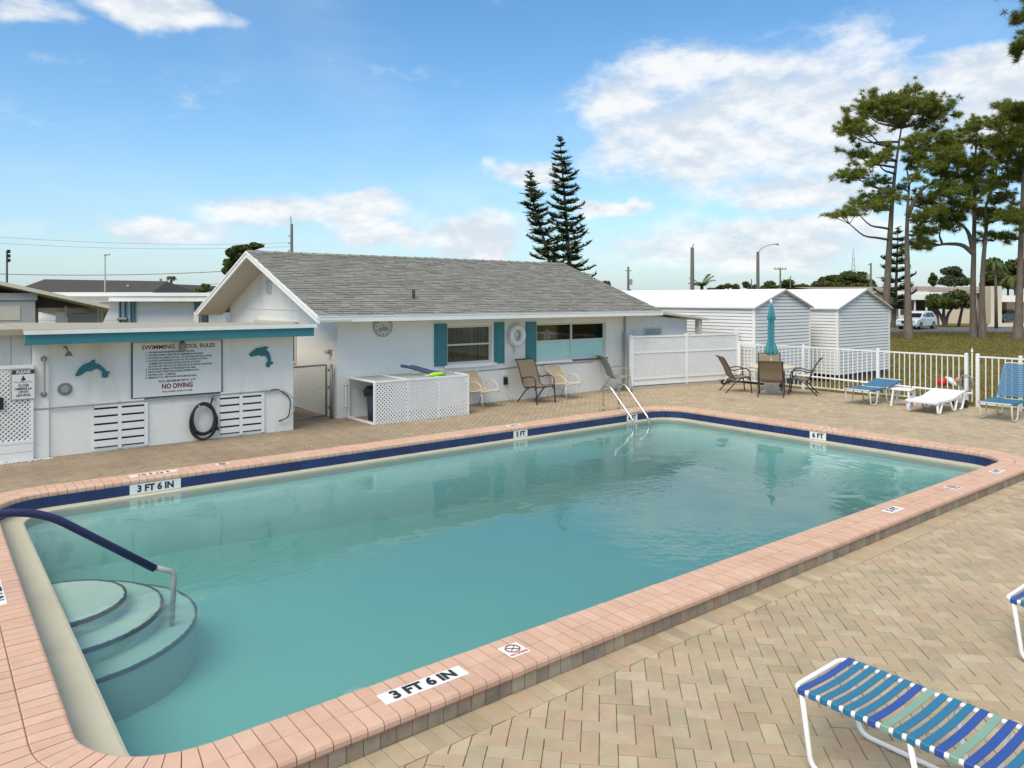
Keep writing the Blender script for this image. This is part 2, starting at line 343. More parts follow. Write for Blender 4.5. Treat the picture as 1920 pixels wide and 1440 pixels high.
dm('darkroof', (.055, .048, .042, 1), .9, var=.12, vscale=2)
dm('tanroof', (.26, .20, .15, 1), .9, var=.08, vscale=2)
dm('beige', (.60, .52, .41, 1), .7, var=.03)
dm('greysiding', (.40, .40, .38, 1), .7, var=.05)
dm('carwhite', (.78, .79, .80, 1), .25, coat=.6)
dm('carblue', (.09, .14, .20, 1), .3, coat=.6)
dm('carglass', (.015, .018, .022, 1), .05, spec=.7)
dm('orange', (.6, .25, .12, 1), .6)
dm('lamp', (.2, .2, .2, 1), .5)
dm('stone', (.55, .53, .49, 1), .9, var=.15, vscale=30)
for i, c in enumerate([(.02, .07, .30, 1), (.018, .155, .28, 1), (.20, .34, .26, 1), (.035, .145, .285, 1)]): dm('strap%d' % i, c, .45, var=.05)
# pool water: clear surface over evenly tinted water
m = bpy.data.materials.new('pool_water'); m.use_nodes = True; N = m.node_tree.nodes; L = m.node_tree.links; N.clear()
out = N.new('ShaderNodeOutputMaterial'); tr = N.new('ShaderNodeBsdfTransparent'); gl = N.new('ShaderNodeBsdfGlossy'); gl.inputs['Roughness'].default_value = .02
fr = N.new('ShaderNodeFresnel'); fr.inputs['IOR'].default_value = 1.33; ms = N.new('ShaderNodeMixShader')
g = N.new('ShaderNodeNewGeometry'); bsum = None
def wnoise(scale, det, sc=(1, 1, 1)):
    mp = N.new('ShaderNodeMapping'); mp.inputs['Scale'].default_value = sc; L.new(g.outputs['Position'], mp.inputs[0])
    n = N.new('ShaderNodeTexNoise'); n.inputs['Scale'].default_value = scale; n.inputs['Detail'].default_value = det; L.new(mp.outputs[0], n.inputs['Vector']); return n.outputs['Fac']
a1 = wnoise(1.3, 2); a2 = wnoise(9, 2); patch = wnoise(.45, 2)
pr = N.new('ShaderNodeMapRange'); L.new(patch, pr.inputs[0]); pr.inputs[1].default_value = .45; pr.inputs[2].default_value = .68; pr.inputs[3].default_value = .05; pr.inputs[4].default_value = 1
mu = N.new('ShaderNodeMath'); mu.operation = 'MULTIPLY'; L.new(a2, mu.inputs[0]); L.new(pr.outputs[0], mu.inputs[1])
ma = N.new('ShaderNodeMath'); ma.operation = 'MULTIPLY_ADD'; L.new(mu.outputs[0], ma.inputs[0]); ma.inputs[1].default_value = .085; 
mb_ = N.new('ShaderNodeMath'); mb_.operation = 'MULTIPLY'; L.new(a1, mb_.inputs[0]); mb_.inputs[1].default_value = .16; L.new(mb_.outputs[0], ma.inputs[2])
bp = N.new('ShaderNodeBump'); bp.inputs['Strength'].default_value = .55; bp.inputs['Distance'].default_value = .12; L.new(ma.outputs[0], bp.inputs['Height'])
for s in (gl, fr): L.new(bp.outputs[0], s.inputs['Normal'])
inv = N.new('ShaderNodeMath'); inv.operation = 'SUBTRACT'; inv.inputs[0].default_value = 1; L.new(g.outputs['Backfacing'], inv.inputs[1])
fm = N.new('ShaderNodeMath'); fm.operation = 'MULTIPLY'; L.new(fr.outputs[0], fm.inputs[0]); L.new(inv.outputs[0], fm.inputs[1])
L.new(fm.outputs[0], ms.inputs[0]); L.new(tr.outputs[0], ms.inputs[1]); L.new(gl.outputs[0], ms.inputs[2]); L.new(ms.outputs[0], out.inputs['Surface'])
va = N.new('ShaderNodeVolumeAbsorption'); va.inputs['Color'].default_value = (.24, .92, .88, 1); va.inputs['Density'].default_value = .48; 
vs_ = N.new('ShaderNodeVolumeScatter'); vs_.inputs['Color'].default_value = (.80, .92, .92, 1); vs_.inputs['Density'].default_value = .42; vs_.inputs['Anisotropy'].default_value = .3
ad = N.new('ShaderNodeAddShader'); L.new(va.outputs[0], ad.inputs[0]); L.new(vs_.outputs[0], ad.inputs[1]); L.new(ad.outputs[0], out.inputs['Volume'])
M['water'] = m
def proj(p):
    d = p[0] * FW.x + p[1] * FW.y
    if d < .3: return None
    r = p[0] * RT.x + p[1] * RT.y
    return 960 + FPX * r / d, HZ - FPX * (p[2] - CAM_H) / d, d
def seen(p, m=30):
    q = proj(p)
    return q if q and -m < q[0] < 1920 + m and -m < q[1] < 1440 + m else None

# ------------------------------------------------------------------ ground and paved decks
GZ = -.22                                # lawn level
_g = MB(); _xs = [-1500, .6, 13.6, 1500]; _ys = [-1500, 4.3, 11.42, 1500]
for _i in range(3):
    for _j in range(3):
        if (_i, _j) != (1, 1): _g.add([(_xs[_i], _ys[_j], GZ), (_xs[_i+1], _ys[_j], GZ), (_xs[_i+1], _ys[_j+1], GZ), (_xs[_i], _ys[_j+1], GZ)], [(0, 1, 2, 3)])
tag(_g.build('ground', M['lawn'], fix=False), kind='structure')
PX0, PX1, PY0, PY1, PR = .685, 13.48, 4.36, 11.30, .6
CW = .43                                 # coping width
LOW = -.16                               # the lower paving on the near side
deck = tag(MB().add([(-4, PY1 + .3, -.016), (19.12, PY1 + .3, -.016), (19.12, 24, -.016), (-4, 24, -.016)], [(0, 1, 2, 3)])
           .add([(PX1 + .3, PY0 - CW + .02, -.016), (19.12, PY0 - CW + .02, -.016), (19.12, PY1 + .3, -.016), (PX1 + .3, PY1 + .3, -.016)], [(0, 1, 2, 3)])
           .add([(-4, PY0 - CW + .02, -.016), (PX0 - .3, PY0 - CW + .02, -.016), (PX0 - .3, PY1 + .3, -.016), (-4, PY1 + .3, -.016)], [(0, 1, 2, 3)])
           .add([(19.12, PY0 - CW, -.016), (19.12, 24, -.016), (19.12, 24, GZ), (19.12, PY0 - CW, GZ)], [(0, 1, 2, 3)])
           .build('upper_deck', M['mortar'], fix=False), kind='structure')
lowdeck = tag(MB().add([(-6, -8, LOW - .014), (19.12, -8, LOW - .014), (19.12, PY0 - CW + .03, LOW - .014), (-6, PY0 - CW + .03, LOW - .014)], [(0, 1, 2, 3)])
              .build('lower_deck', M['mortar'], fix=False), kind='structure')
def clip(poly, a, b, c):                 # keep a*x+b*y<=c
    out = []
    for i in range(len(poly)):
        p, q = poly[i], poly[(i + 1) % len(poly)]; fp, fq = a*p[0]+b*p[1]-c, a*q[0]+b*q[1]-c
        if fp <= 0: out.append(p)
        if fp * fq < 0: t = fp / (fp - fq); out.append((p[0] + (q[0]-p[0])*t, p[1] + (q[1]-p[1])*t))
    return out
def area(p): return abs(sum(p[i][0]*p[(i+1)%len(p)][1] - p[(i+1)%len(p)][0]*p[i][1] for i in range(len(p)))) / 2
def slab(poly, z, th=.02, inset=.004, g=.0028):
    n = len(poly); cx = sum(p[0] for p in poly) / n; cy = sum(p[1] for p in poly) / n
    def shr(k, zz):
        o = []
        for x, y in poly:
            dx, dy = x - cx, y - cy; l = math.hypot(dx, dy) + 1e-9; o.append((x - dx / l * k * 1.3, y - dy / l * k * 1.3, zz))
        return o
    vs = shr(g, z - th) + shr(g, z - inset * .8) + [(x, y, q + random.uniform(-.0012, .0012)) for x, y, q in shr(g + inset, z)]
    fs = [tuple(range(2*n, 3*n))]
    for k in (0, n):
        fs += [(k+i, k+(i+1)%n, k+n+(i+1)%n, k+n+i) for i in range(n)]
    return vs, fs
def orient(p): 
    s = sum(p[i][0]*p[(i+1)%len(p)][1] - p[(i+1)%len(p)][0]*p[i][1] for i in range(len(p))); return p if s > 0 else p[::-1]
PW = .11
def herring(x0, x1, y0, y1):
    c = math.cos(R(45)) ; out = []
    def tow(a, b): return ((a - b) * c * PW, (a + b) * c * PW)
    cs = [((x + y) / (2 * c * PW), (y - x) / (2 * c * PW)) for x in (x0, x1) for y in (y0, y1)]
    i0, i1 = int(min(a for a, b in cs)) - 2, int(max(a for a, b in cs)) + 2; j0, j1 = int(min(b for a, b in cs)) - 2, int(max(b for a, b in cs)) + 2
    for i in range(i0, i1):
        for j in range(j0, j1):
            s = (i - j) % 4
            if s == 0: q = [(i, j), (i+2, j), (i+2, j+1), (i, j+1)]
            elif s == 2: q = [(i, j-1), (i+1, j-1), (i+1, j+1), (i, j+1)]
            else: continue
            p = [tow(a, b) for a, b in q]
            if max(a for a, b in p) < x0 or min(a for a, b in p) > x1 or max(b for a, b in p) < y0 or min(b for a, b in p) > y1: continue
            for pl in ((-1, 0, -x0), (1, 0, x1), (0, -1, -y0), (0, 1, y1)):
                if p: p = clip(p, *pl)
            if len(p) > 2 and area(p) > .0012: out.append(p)
    return out
def lay(parent, polys, z, k=300, field='paver_att'):
    rank = []
    for i, p in enumerate(polys):
        c = (sum(a for a, b in p) / len(p), sum(b for a, b in p) / len(p), z); q = seen(c, 60); rank.append((-(area(p) / q[2] ** 3) if q else 1, i))
    top = set(i for r, i in sorted(rank)[:k] if r < 0); rest = MB()
    for i, p in enumerate(polys):
        zz = z + random.uniform(-.0018, .0018); vs, fs = slab(orient(p), zz)
        if i in top:
            mb = MB().add(vs, fs); cx, cy, _ = vs[0]; o = link('paver', mb.mesh('paver', M['paver_obj'], Vector((cx, cy, zz))), parent, (cx, cy, zz))
        else: rest.add(vs, fs, random.random())
    if rest.v: tag(rest.build('paver_field', M[field], parent, fix=False), kind='stuff')
def outer_in(p, m=0):                    # inside the outer line of the coping?
    x, y = p; x0, x1, y0, y1 = PX0 - CW, PX1 + CW, PY0 - CW, PY1 + CW; r = PR + CW
    if not (x0 + m < x < x1 - m and y0 + m < y < y1 - m): return False
    cx = min(max(x, x0 + r), x1 - r); cy = min(max(y, y0 + r), y1 - r)
    return math.hypot(x - cx, y - cy) < r - m if (x != cx or y != cy) else True
BY = PY0 - CW + .015                     # foot of the near riser
low = herring(-1.5, 17, -3.5, BY - .2225)
n = int(18.5 / PW)
low += [[(-1.5 + i * PW, BY - .222), (-1.5 + (i+1) * PW, BY - .222), (-1.5 + (i+1) * PW, BY - .002), (-1.5 + i * PW, BY - .002)] for i in range(n)]
lay(lowdeck, low, LOW)
up = []
for p in herring(-2.5, 19.1, PY1 + .1, 16.5) + herring(PX1 - .7, 19.1, PY0 - CW + .24, PY1 + .1):
    if all(outer_in(q, .03) for q in p): continue
    up.append(p)
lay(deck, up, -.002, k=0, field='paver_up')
# step edge that carries on past the pool on the right
sb = tag(MB().box(PX1 + CW - .6, PY0 - CW + .01, GZ, 19.12, PY0 - CW + .235, -.006).build('deck_step', M['cope_obj']), kind='structure')

# ------------------------------------------------------------------ swimming pool
pool = thing('swimming_pool', 'rectangular swimming pool with pink brick coping and dark blue waterline tiles', 'swimming pool', (PX0, PY0, 0))
SEG = [('l', (PX0 + PR, PY0), (PX1 - PR, PY0), (0, -1)), ('a', (PX1 - PR, PY0 + PR), -90), ('l', (PX1, PY0 + PR), (PX1, PY1 - PR), (1, 0)), ('a', (PX1 - PR, PY1 - PR), 0),
       ('l', (PX1 - PR, PY1), (PX0 + PR, PY1), (0, 1)), ('a', (PX0 + PR, PY1 - PR), 90), ('l', (PX0, PY1 - PR), (PX0, PY0 + PR), (-1, 0)), ('a', (PX0 + PR, PY0 + PR), 180)]
def seg_pt(sg, t, off):
    if sg[0] == 'l':
        a, b, nn = sg[1:]; return (a[0] + (b[0]-a[0])*t + nn[0]*off, a[1] + (b[1]-a[1])*t + nn[1]*off)
    c, a0 = sg[1:]; a = R(a0 + 90 * t); return (c[0] + (PR + off) * math.cos(a), c[1] + (PR + off) * math.sin(a))
def seg_len(sg, off): return math.dist(sg[1], sg[2]) if sg[0] == 'l' else math.pi / 2 * (PR + off)
def ring(off, z, na=10):
    out = []
    for sg in SEG:
        for i in range(1 if sg[0] == 'l' else na): out.append((*seg_pt(sg, i / (1 if sg[0] == 'l' else na), off), z))
    return out
def strip(rings, closed_cap=False):
    mb = MB(); n = len(rings[0])
    for r in rings: mb.v += r
    for k in range(len(rings) - 1):
        for i in range(n): j = (i + 1) % n; mb.f.append((k*n+i, k*n+j, (k+1)*n+j, (k+1)*n+i))
    return mb
coping = strip([ring(.006, -.06), ring(.006, -.010), ring(CW - .006, -.010), ring(CW - .02, -.06), ring(CW - .02, LOW - .03)]).build('coping', M['copemortar'], pool)
PIN = [(0.0, -.062), (-.006, -.044), (-.004, -.014), (.006, -.002), (.02, .003), (.206, .003), (.212, -.003), (.212, -.062)]
POUT = [(.217, -.062), (.217, -.003), (.223, .003), (.405, .003), (.425, -.003), (.436, -.02), (.436, -.046), (.424, -.062)]
bricks = []
for sg in SEG:
    for row, prof in ((0, PIN), (1, POUT)):
        nb = round(seg_len(sg, .21) / .107)
        for i in range(nb):
            g = .0035 / seg_len(sg, .21); t0, t1 = i / nb + g, (i + 1) / nb - g; dz = random.uniform(-.0015, .0015)
            vs = [(*seg_pt(sg, t0, o), z + dz) for o, z in prof] + [(*seg_pt(sg, t1, o), z + dz) for o, z in prof]; k = len(prof)
            fs = [tuple(range(k)), tuple(range(2*k - 1, k - 1, -1))] + [(j, k + j, k + (j+1) % k, (j+1) % k) for j in range(k)]
            bricks.append((vs, fs))
rank = []
for i, (vs, fs) in enumerate(bricks):
    q = seen(vs[4], 60); rank.append((-1 / q[2] ** 3 if q else 1, i))
top = set(i for r, i in sorted(rank)[:300] if r < 0); rest = MB()
for i, (vs, fs) in enumerate(bricks):
    if i in top:
        a = Vector(vs[0])
        mb = MB().add(vs, fs); o = mb.build('brick', M['cope_obj'], None)
        for v in o.data.vertices: v.co -= a
        o.parent = coping; o.location = a - rootloc(coping)
    else: rest.add(vs, fs, random.random())
tag(rest.build('brick_field', M['cope_att'], coping), kind='stuff')
# riser under the near coping
n = 118; rw = (PX1 - PX0 + .2) / n
for i in range(n):
    x = PX0 - .1 + i * rw
    mb = MB().box(x + .003, BY - .004 + random.uniform(0, .006), LOW - .02, x + rw - .003, BY + .05, -.064)
    mb.build('riser_brick', M['riser'], pool)
# shell: tile band, ledge at the water line, basin
LW, WZ = .285, -.235
strip([ring(.002, -.055), ring(.002, -.21)]).build('tile_bed', M['grout'], pool)
LN = .085                                # the ledge is wide at the steps end and narrow elsewhere
def rring(k, z, na=10):                  # k = 0 at the tile face, 1 at the inner lip
    x0, x1, y0, y1, r = PX0 + LW * k, PX1 - LN * k, PY0 + LN * k, PY1 - LN * k, PR - LN * k
    out = []
    for cx, cy, a0, p in ((x1 - r, y0 + r, -90, (x0 + r, y0)), (x1 - r, y1 - r, 0, (x1, y0 + r)), (x0 + r, y1 - r, 90, (x1 - r, y1)), (x0 + r, y0 + r, 180, (x0, y1 - r))):
        out.append((*p, z)); out += [(cx + r * math.cos(R(a0 + 90 * i / na)), cy + r * math.sin(R(a0 + 90 * i / na)), z) for i in range(na)]
    return out
led = strip([rring(.0, -.200), rring(.2, -.208), rring(.92, -.214), rring(1, -.224), rring(1.02, -.34)]).build('ledge', M['ledge'], pool, smooth=False)
for sg in SEG[:6] :
    nb = max(1, round(seg_len(sg, 0) / .2))
    for i in range(nb):
        g = .0035 / seg_len(sg, 0); t0, t1 = i / nb + g, (i + 1) / nb - g; m2 = (t0 + t1) / 2
        T = [t0, m2, t1]; vs = [(*seg_pt(sg, t, o), z) for o in (-.002, .004) for z in (-.064, -.199) for t in T]
        fs = [(0,1,4,3), (1,2,5,4), (6,9,10,7), (7,10,11,8), (0,3,9,6), (2,8,11,5), (0,6,7,1), (1,7,8,2), (3,4,10,9), (4,5,11,10)]
        MB().add(vs, fs).build('tile', M['tile'], pool)
def floor_z(x): return -1.0 - .45 * min(1, max(0, (x - 2) / 10.5))
ri = rring(1.02, -.34); fl = [(x + (.12 if x < 6 else -.12), y + (.12 if y < 7 else -.12), floor_z(x)) for x, y, z in ri]
b = strip([ri, fl]); nn = len(ri); cxs = [PX0 + .8 + i * (PX1 - PX0 - 1.6) / 20 for i in range(21)]
b.f.append(tuple(range(nn, 2 * nn))); b.build('basin', M['plaster'], pool)
# curved entry steps
SC = (PX0 + LW, 8.05); STEPS = [(.585, -.325), (.905, -.455), (1.21, -.60)]
for k, (r, z) in enumerate(STEPS):
    r0 = 0
    pts = [(SC[0] - .05, SC[1] - r)] + [(SC[0] + r * math.sin(R(a)), SC[1] - r * math.cos(R(a))) for a in range(0, 181, 6)] + [(SC[0] - .05, SC[1] + r)]
    st = MB().prism(pts, (0, 0, z), (1, 0, 0), (0, 1, 0), (0, 0, -1.2 - z)).build('step', M['tread'], pool)
    mb = MB(); na = 90
    for i in range(na):
        a0, a1 = R(180 * i / na), R(180 * (i + 1) / na); w0 = r - .012 - random.uniform(0, .014); w1 = r + .006
        q = [(SC[0] + w * math.sin(a), SC[1] - w * math.cos(a)) for a in (a0, a1) for w in (w0, w1)]
        vs = [(*q[0], z + .004), (*q[1], z + .004), (*q[3], z + .004), (*q[2], z + .004), (*q[1], z - .03), (*q[3], z - .03)]
        mb.add(vs, [(0, 1, 2, 3), (1, 4, 5, 2)])
    mb.build('nosing', M['nosing'], st, fix=False)
for x, y in ((3.05, 6.1), (7.2, 6.1), (11.0, 6.2)):
    p = (x, y); fz = floor_z(x) + .01
    MB().lathe([(.0, .012), (.05, .012), (.06, .004), (.10, .004), (.12, .0)], (x, y, fz), 20, cap=False).build('floor_inlet', M['white'], pool)
# depth markings
def marker_flat(x, y, w, h, s, flip=0, size=.1, bold=.008, sx=.95):
    mk = box('depth_marker', M['marker'], pool, x - w/2, y - h/2, .0035, x + w/2, y + h/2, .0075)
    text('depth_text', s, size, (x, y, .0085), (0, 0, R(180) * flip), M['black'], mk, bold, sx); return mk
marker_flat(2.55, 4.14, .62, .135, '3 FT 6 IN', size=.128, bold=.006, sx=.95)
marker_flat(9.01, 4.13, .32, .13, '5 FT', size=.118, bold=.004)
marker_flat(12.2, 4.12, .30, .13, '6 FT', size=.118, bold=.004)
marker_flat(2.60, 11.53, .62, .12, '3 FT 6 IN', 1, .112, .004); marker_flat(9.15, 11.53, .32, .12, '5 FT', 1, .112, .004)
marker_flat(12.4, 11.53, .32, .12, '6 FT', 1, .112, .004)
mk = box('depth_marker', M['marker'], pool, .43, 7.35, .0035, .55, 8.0, .0075); text('depth_text', '3 FT 6 IN', .118, (.49, 7.68, .0085), (0, 0, R(-90)), M['black'], mk, .004)
mk = box('depth_marker', M['marker'], pool, 13.63, 7.35, .0035, 13.75, 7.67, .0075); text('depth_text', '6 FT', .118, (13.69, 7.51, .0085), (0, 0, R(90)), M['black'], mk, .004)
def marker_wall(u, w, s, side):
    if side == 'far':
        mk = box('depth_marker', M['marker'], pool, u - w/2, PY1 - .012, -.199, u + w/2, PY1 - .003, -.064); text('depth_text', s, .128, (u, PY1 - .0135, -.131), (R(90), 0, 0), M['black'], mk, .005, .95)
    else:
        mk = box('depth_marker', M['marker'], pool, PX1 - .012, u - w/2, -.199, PX1 - .003, u + w/2, -.064); text('depth_text', s, .128, (PX1 - .0135, u, -.131), (R(90), 0, R(-90)), M['black'], mk, .005, .95)
marker_wall(2.57, .66, '3 FT 6 IN', 'far'); marker_wall(9.14, .34, '5 FT', 'far'); marker_wall(12.31, .33, '6 FT', 'far'); marker_wall(7.59, .33, '6 FT', 'right')
def nodive(x, y, rz=0):
    mk = box('no_diving_tile', M['marker'], pool, x - .085, y - .085, .0035, x + .085, y + .085, .0075)
    pts = [(x + .055 * math.cos(R(45 * i + 22.5)), y + .018 + .055 * math.sin(R(45 * i + 22.5)), .009) for i in range(8)]
    MB().tube(pts, .0045, 5, closed=True).build('emblem_ring', M['maroon'], mk)
    MB().tube([(x - .035, y + .045, .009), (x + .035, y - .012, .009)], .004, 5).tube([(x + .035, y + .045, .009), (x - .035, y - .012, .009)], .003, 5).build('emblem_figure', M['darkgrey'], mk)
    text('emblem_text', 'NO DIVING', .032, (x, y - .06, .0085), (0, 0, 0), M['red'], mk, .001, .9)
nodive(3.30, 4.15); nodive(10.7, 4.13); nodive(3.56, 11.53)
# water
wr = rring(.97, WZ)
nx, ny = 1, 1
wb = strip([wr, [(x, y, -2.3) for x, y, z in wr]]); n = len(wr); wb.f.append(tuple(range(n - 1, -1, -1))); wb.f.append(tuple(range(n, 2*n)))
water = tag(wb.build('water', M['water']), kind='structure')
# blue handrail at the steps
hr = thing('pool_handrail', 'dark blue padded handrail sloping down into the pool at the curved steps', 'handrail', (1.9, 7.6, -.56))
HY = 7.55
def hp(px, py):                          # a point of the rail, which stands in the plane y = HY
    r = FW + RT * ((px - 960) / FPX); t = HY / r.y; return Vector((r.x * t, HY, CAM_H + (HZ - py) / FPX * t))
rail = fillet([(-.35, HY, .05), (-.33, HY, .62), hp(-60, 968), hp(75, 957), hp(290, 1066)], .35, 8)
MB().tube(rail, .035, 14).build('grip', M['railblue'], hr, smooth=True)
MB().tube(fillet([hp(285, 1063), hp(327, 1072), (hp(322, 1122).x, HY, -.61)], .05, 5), .024, 12).build('tube', M['grey'], hr, smooth=True)
MB().lathe([(.05, 0), (.05, .012), (.028, .02)], (-.35, HY, 0), 16).build('floor_flange', M['steel'], hr)
# steel ladder rails
lad = thing('pool_ladder', 'pair of polished steel grab rails at the deep corner of the pool', 'pool ladder', (12.15, 11.7, 0))
for x in (11.93, 12.42):
    pts = fillet([(x, 11.8, -.02), (x, 11.8, .56), (x, 11.60, .56), (x, 10.90, -.12), (x, 10.86, -1.1)],   .11, 6)
    MB().tube(pts, .023, 12).build('rail', M['steel'], lad, smooth=True)
    MB().lathe([(.05, 0), (.05, .012), (.026, .02)], (x, 11.8, 0), 16).build('floor_flange', M['steel'], lad)
for z in (-.45, -.72, -1.0): box('rung', M['steel'], lad, 11.93, 10.82, z - .015, 12.42, 10.9, z + .015)
# clear window glass
m = bpy.data.materials.new('pane_glass'); m.use_nodes = True; N = m.node_tree.nodes; L = m.node_tree.links; N.clear()
out = N.new('ShaderNodeOutputMaterial'); tr = N.new('ShaderNodeBsdfTransparent'); tr.inputs[0].default_value = (.8, .82, .78, 1); gl = N.new('ShaderNodeBsdfGlossy'); gl.inputs['Roughness'].default_value = .03
fr = N.new('ShaderNodeFresnel'); fr.inputs['IOR'].default_value = 1.5; ms = N.new('ShaderNodeMixShader')
L.new(fr.outputs[0], ms.inputs[0]); L.new(tr.outputs[0], ms.inputs[1]); L.new(gl.outputs[0], ms.inputs[2]); L.new(ms.outputs[0], out.inputs[0]); M['pane'] = m

# ------------------------------------------------------------------ clubhouse
HX0, HX1, HYF, HYB = 6.79, 16.0, 14.46, 21.35
EY, EZ, RY, RZ, BY2 = 13.81, 2.17, 17.9, 3.64, 22.0
RX0, RX1 = 6.09, 16.3
SLP = (RZ - EZ) / (RY - EY)
def roof_z(y): return EZ + (min(y, 2 * RY - y) - EY) * SLP
house = thing('clubhouse', 'white block clubhouse with grey shingle gable roof and teal shutters behind the pool', 'building', (HX0, HYF, 0))
WIN = [(9.516, 10.81, .97, 1.87), (12.225, 14.71, .905, 1.87)]
WT = 2.09
wall = MB()
xs = [HX0, 9.516, 10.81, 12.225, 14.71, HX1]
for i in range(5):
    a, b2 = xs[i], xs[i + 1]; w = [q for q in WIN if abs(q[0] - a) < 1e-6]
    for z0, z1 in ([(0, w[0][2]), (w[0][3], WT)] if w else [(0, WT)]): wall.add([(a, HYF, z0), (b2, HYF, z0), (b2, HYF, z1), (a, HYF, z1)], [(0, 1, 2, 3)])
for x0, x1, z0, z1 in WIN:
    d = HYF + .14
    wall.add([(x0, HYF, z0), (x1, HYF, z0), (x1, HYF, z1), (x0, HYF, z1), (x0, d, z0), (x1, d, z0), (x1, d, z1), (x0, d, z1)], [(0, 1, 5, 4), (1, 2, 6, 5), (2, 3, 7, 6), (3, 0, 4, 7)])
wall.add([(HX0, HYF, 0), (HX0, HYF, WT), (HX0, HYB, WT), (HX0, HYB, 0)], [(0, 1, 2, 3)])
wall.add([(HX1, HYF, 0), (HX1, HYB, 0), (HX1, HYB, WT), (HX1, HYF, WT)], [(0, 1, 2, 3)]).add([(HX1, HYB, 0), (HX0, HYB, 0), (HX0, HYB, WT), (HX1, HYB, WT)], [(0, 1, 2, 3)])
wo_ = wall.build('wall', M['wall'], house, fix=False)
for x in (HX0, HX1):
    MB().prism([(HYF, WT + .001), (HYB, WT + .001), (HYB, roof_z(HYB) - .09), (RY, RZ - .09), (HYF, roof_z(HYF) - .09)], (x, 0, 0), (0, 1, 0), (0, 0, 1), (.1 if x == HX0 else -.1, 0, 0)).build('gable', M['wall'], house)
# block joints: shallow proud bed lines on the gable
box('gable_band', M['trim'], house, HX0 - .012, HYF + .02, 2.235, HX0 - .002, HYB, 2.26)
roof = MB()
for s in (1, -1):
    y0, y1 = (EY, RY) if s > 0 else (BY2, RY)
    z0 = EZ
    roof.add([(RX0, y0, z0 - .02), (RX1, y0, z0 - .02), (RX1, y1, RZ - .02), (RX0, y1, RZ - .02), (RX0, y0, z0 - .07), (RX1, y0, z0 - .07), (RX1, y1, RZ - .07), (RX0, y1, RZ - .07)],
             [(0, 1, 2, 3), (7, 6, 5, 4), (0, 4, 5, 1), (0, 3, 7, 4), (1, 5, 6, 2)])
roof_o = roof.build('roof', M['shingle_att'], house)
# shingles laid in courses
sl_len = math.hypot(RY - EY, RZ - EZ); ud = Vector((0, RY - EY, RZ - EZ)) / sl_len; un = Vector((0, -ud.z, ud.y)); EXPO, TW = .118, .30
shs = []
nrow = int(sl_len / EXPO)
for r in range(nrow + 1):
    s0 = r * EXPO - .02; x = RX0 - .015 - random.uniform(0, TW)
    while x < RX1 + .01:
        w = TW * random.choice((.6, .8, 1, 1, 1.15)); a, b2 = max(x, RX0 - .012), min(x + w, RX1 + .012); x += w
        if b2 - a < .03: continue
        o = Vector((0, EY, EZ - .02)) + ud * s0; e = ud * min(EXPO + .05, sl_len - s0 + .02); th = random.uniform(.014, .028)
        lo, hi = o + un * th, o + e + un * .004
        vs = [(a + .003, lo.y, lo.z), (b2 - .003, lo.y, lo.z), (b2 - .003, hi.y, hi.z), (a + .003, hi.y, hi.z), (a + .003, o.y, o.z), (b2 - .003, o.y, o.z)]
        shs.append((vs, [(0, 1, 2, 3), (4, 5, 1, 0)]))
shs_rank = sorted(range(len(shs)), key=lambda i: (proj(shs[i][0][0])[2] if seen(shs[i][0][0], 0) else 1e9) - .0 * i)
top = set(shs_rank[:300]); rest = MB()
for i, (vs, fs) in enumerate(shs):
    if i in top: MB().add(vs, fs).build('shingle', M['shingle_obj'], roof_o, fix=False)
    else: rest.add(vs, fs, random.random())
tag(rest.build('shingle_field', M['shingle_att'], roof_o, fix=False), kind='stuff')
for k in range(31):
    a = RX0 + k * .33
    if a < RX1 - .1:
        MB().add([(a, RY - .13, RZ - .038), (a + .33, RY - .13, RZ - .05), (a + .33, RY, RZ + .008), (a, RY, RZ + .022), (a + .33, RY + .13, RZ - .05), (a, RY + .13, RZ - .038)], [(0, 1, 2, 3), (3, 2, 4, 5)]).build('ridge_cap', M['shingle_obj'], roof_o, fix=False)
MB().lathe([(.035, -.1), (.035, .2), (.03, .2)], (8.8, 14.75, roof_z(14.75)), 12).build('vent_pipe', M['darkgrey'], roof_o)
box('fascia', M['trim'], house, RX0 + .02, EY - .025, EZ - .135, RX1, EY + .01, EZ - .022)
box('drip_edge', M['trim'], house, RX0 + .02, EY - .035, EZ - .03, RX1, EY - .022, EZ - .012)
box('soffit', M['soffit'], house, RX0 + .7, EY + .01, EZ - .12, RX1 - .02, HYF, EZ - .10)
for s in (1, -1):                        # rake boards and the sloping underside of the gable overhang
    ye = EY - .03 if s > 0 else BY2 + .03
    for nm, x0, x1, dz0, dz1, mt in (('rake_board', RX0 - .02, RX0 + .02, -.15, -.01, 'trim'), ('rake_trim', RX0 - .035, RX0 - .02, -.055, -.002, 'trim'), ('gable_soffit', RX0 + .02, HX0, -.115, -.075, 'soffit')):
        ze = EZ - .03 * SLP
        MB().add([(x, y, z + dz) for x in (x0, x1) for y, z in ((ye, ze), (RY, RZ)) for dz in (dz0, dz1)], [(0, 1, 3, 2), (4, 6, 7, 5), (0, 4, 5, 1), (2, 3, 7, 6), (0, 2, 6, 4), (1, 5, 7, 3)]).build(nm, M[mt], house)
v = box('gable_vent', M['white'], house, HX0 - .03, 18.17, 2.63, HX0 - .01, 18.47, 2.98)
for k in range(7): MB().bar((HX0 - .045, 18.18, 2.66 + k * .047), (HX0 - .045, 18.46, 2.66 + k * .047), .03, .008, (1, 0, 1)).build('slat', M['soffit'], v)
MB().box(HX0 - .10, 16.5, 1.88, HX0 - .005, 19.2, 1.97).build('lintel', M['creammetal'], house, bevel=.01)
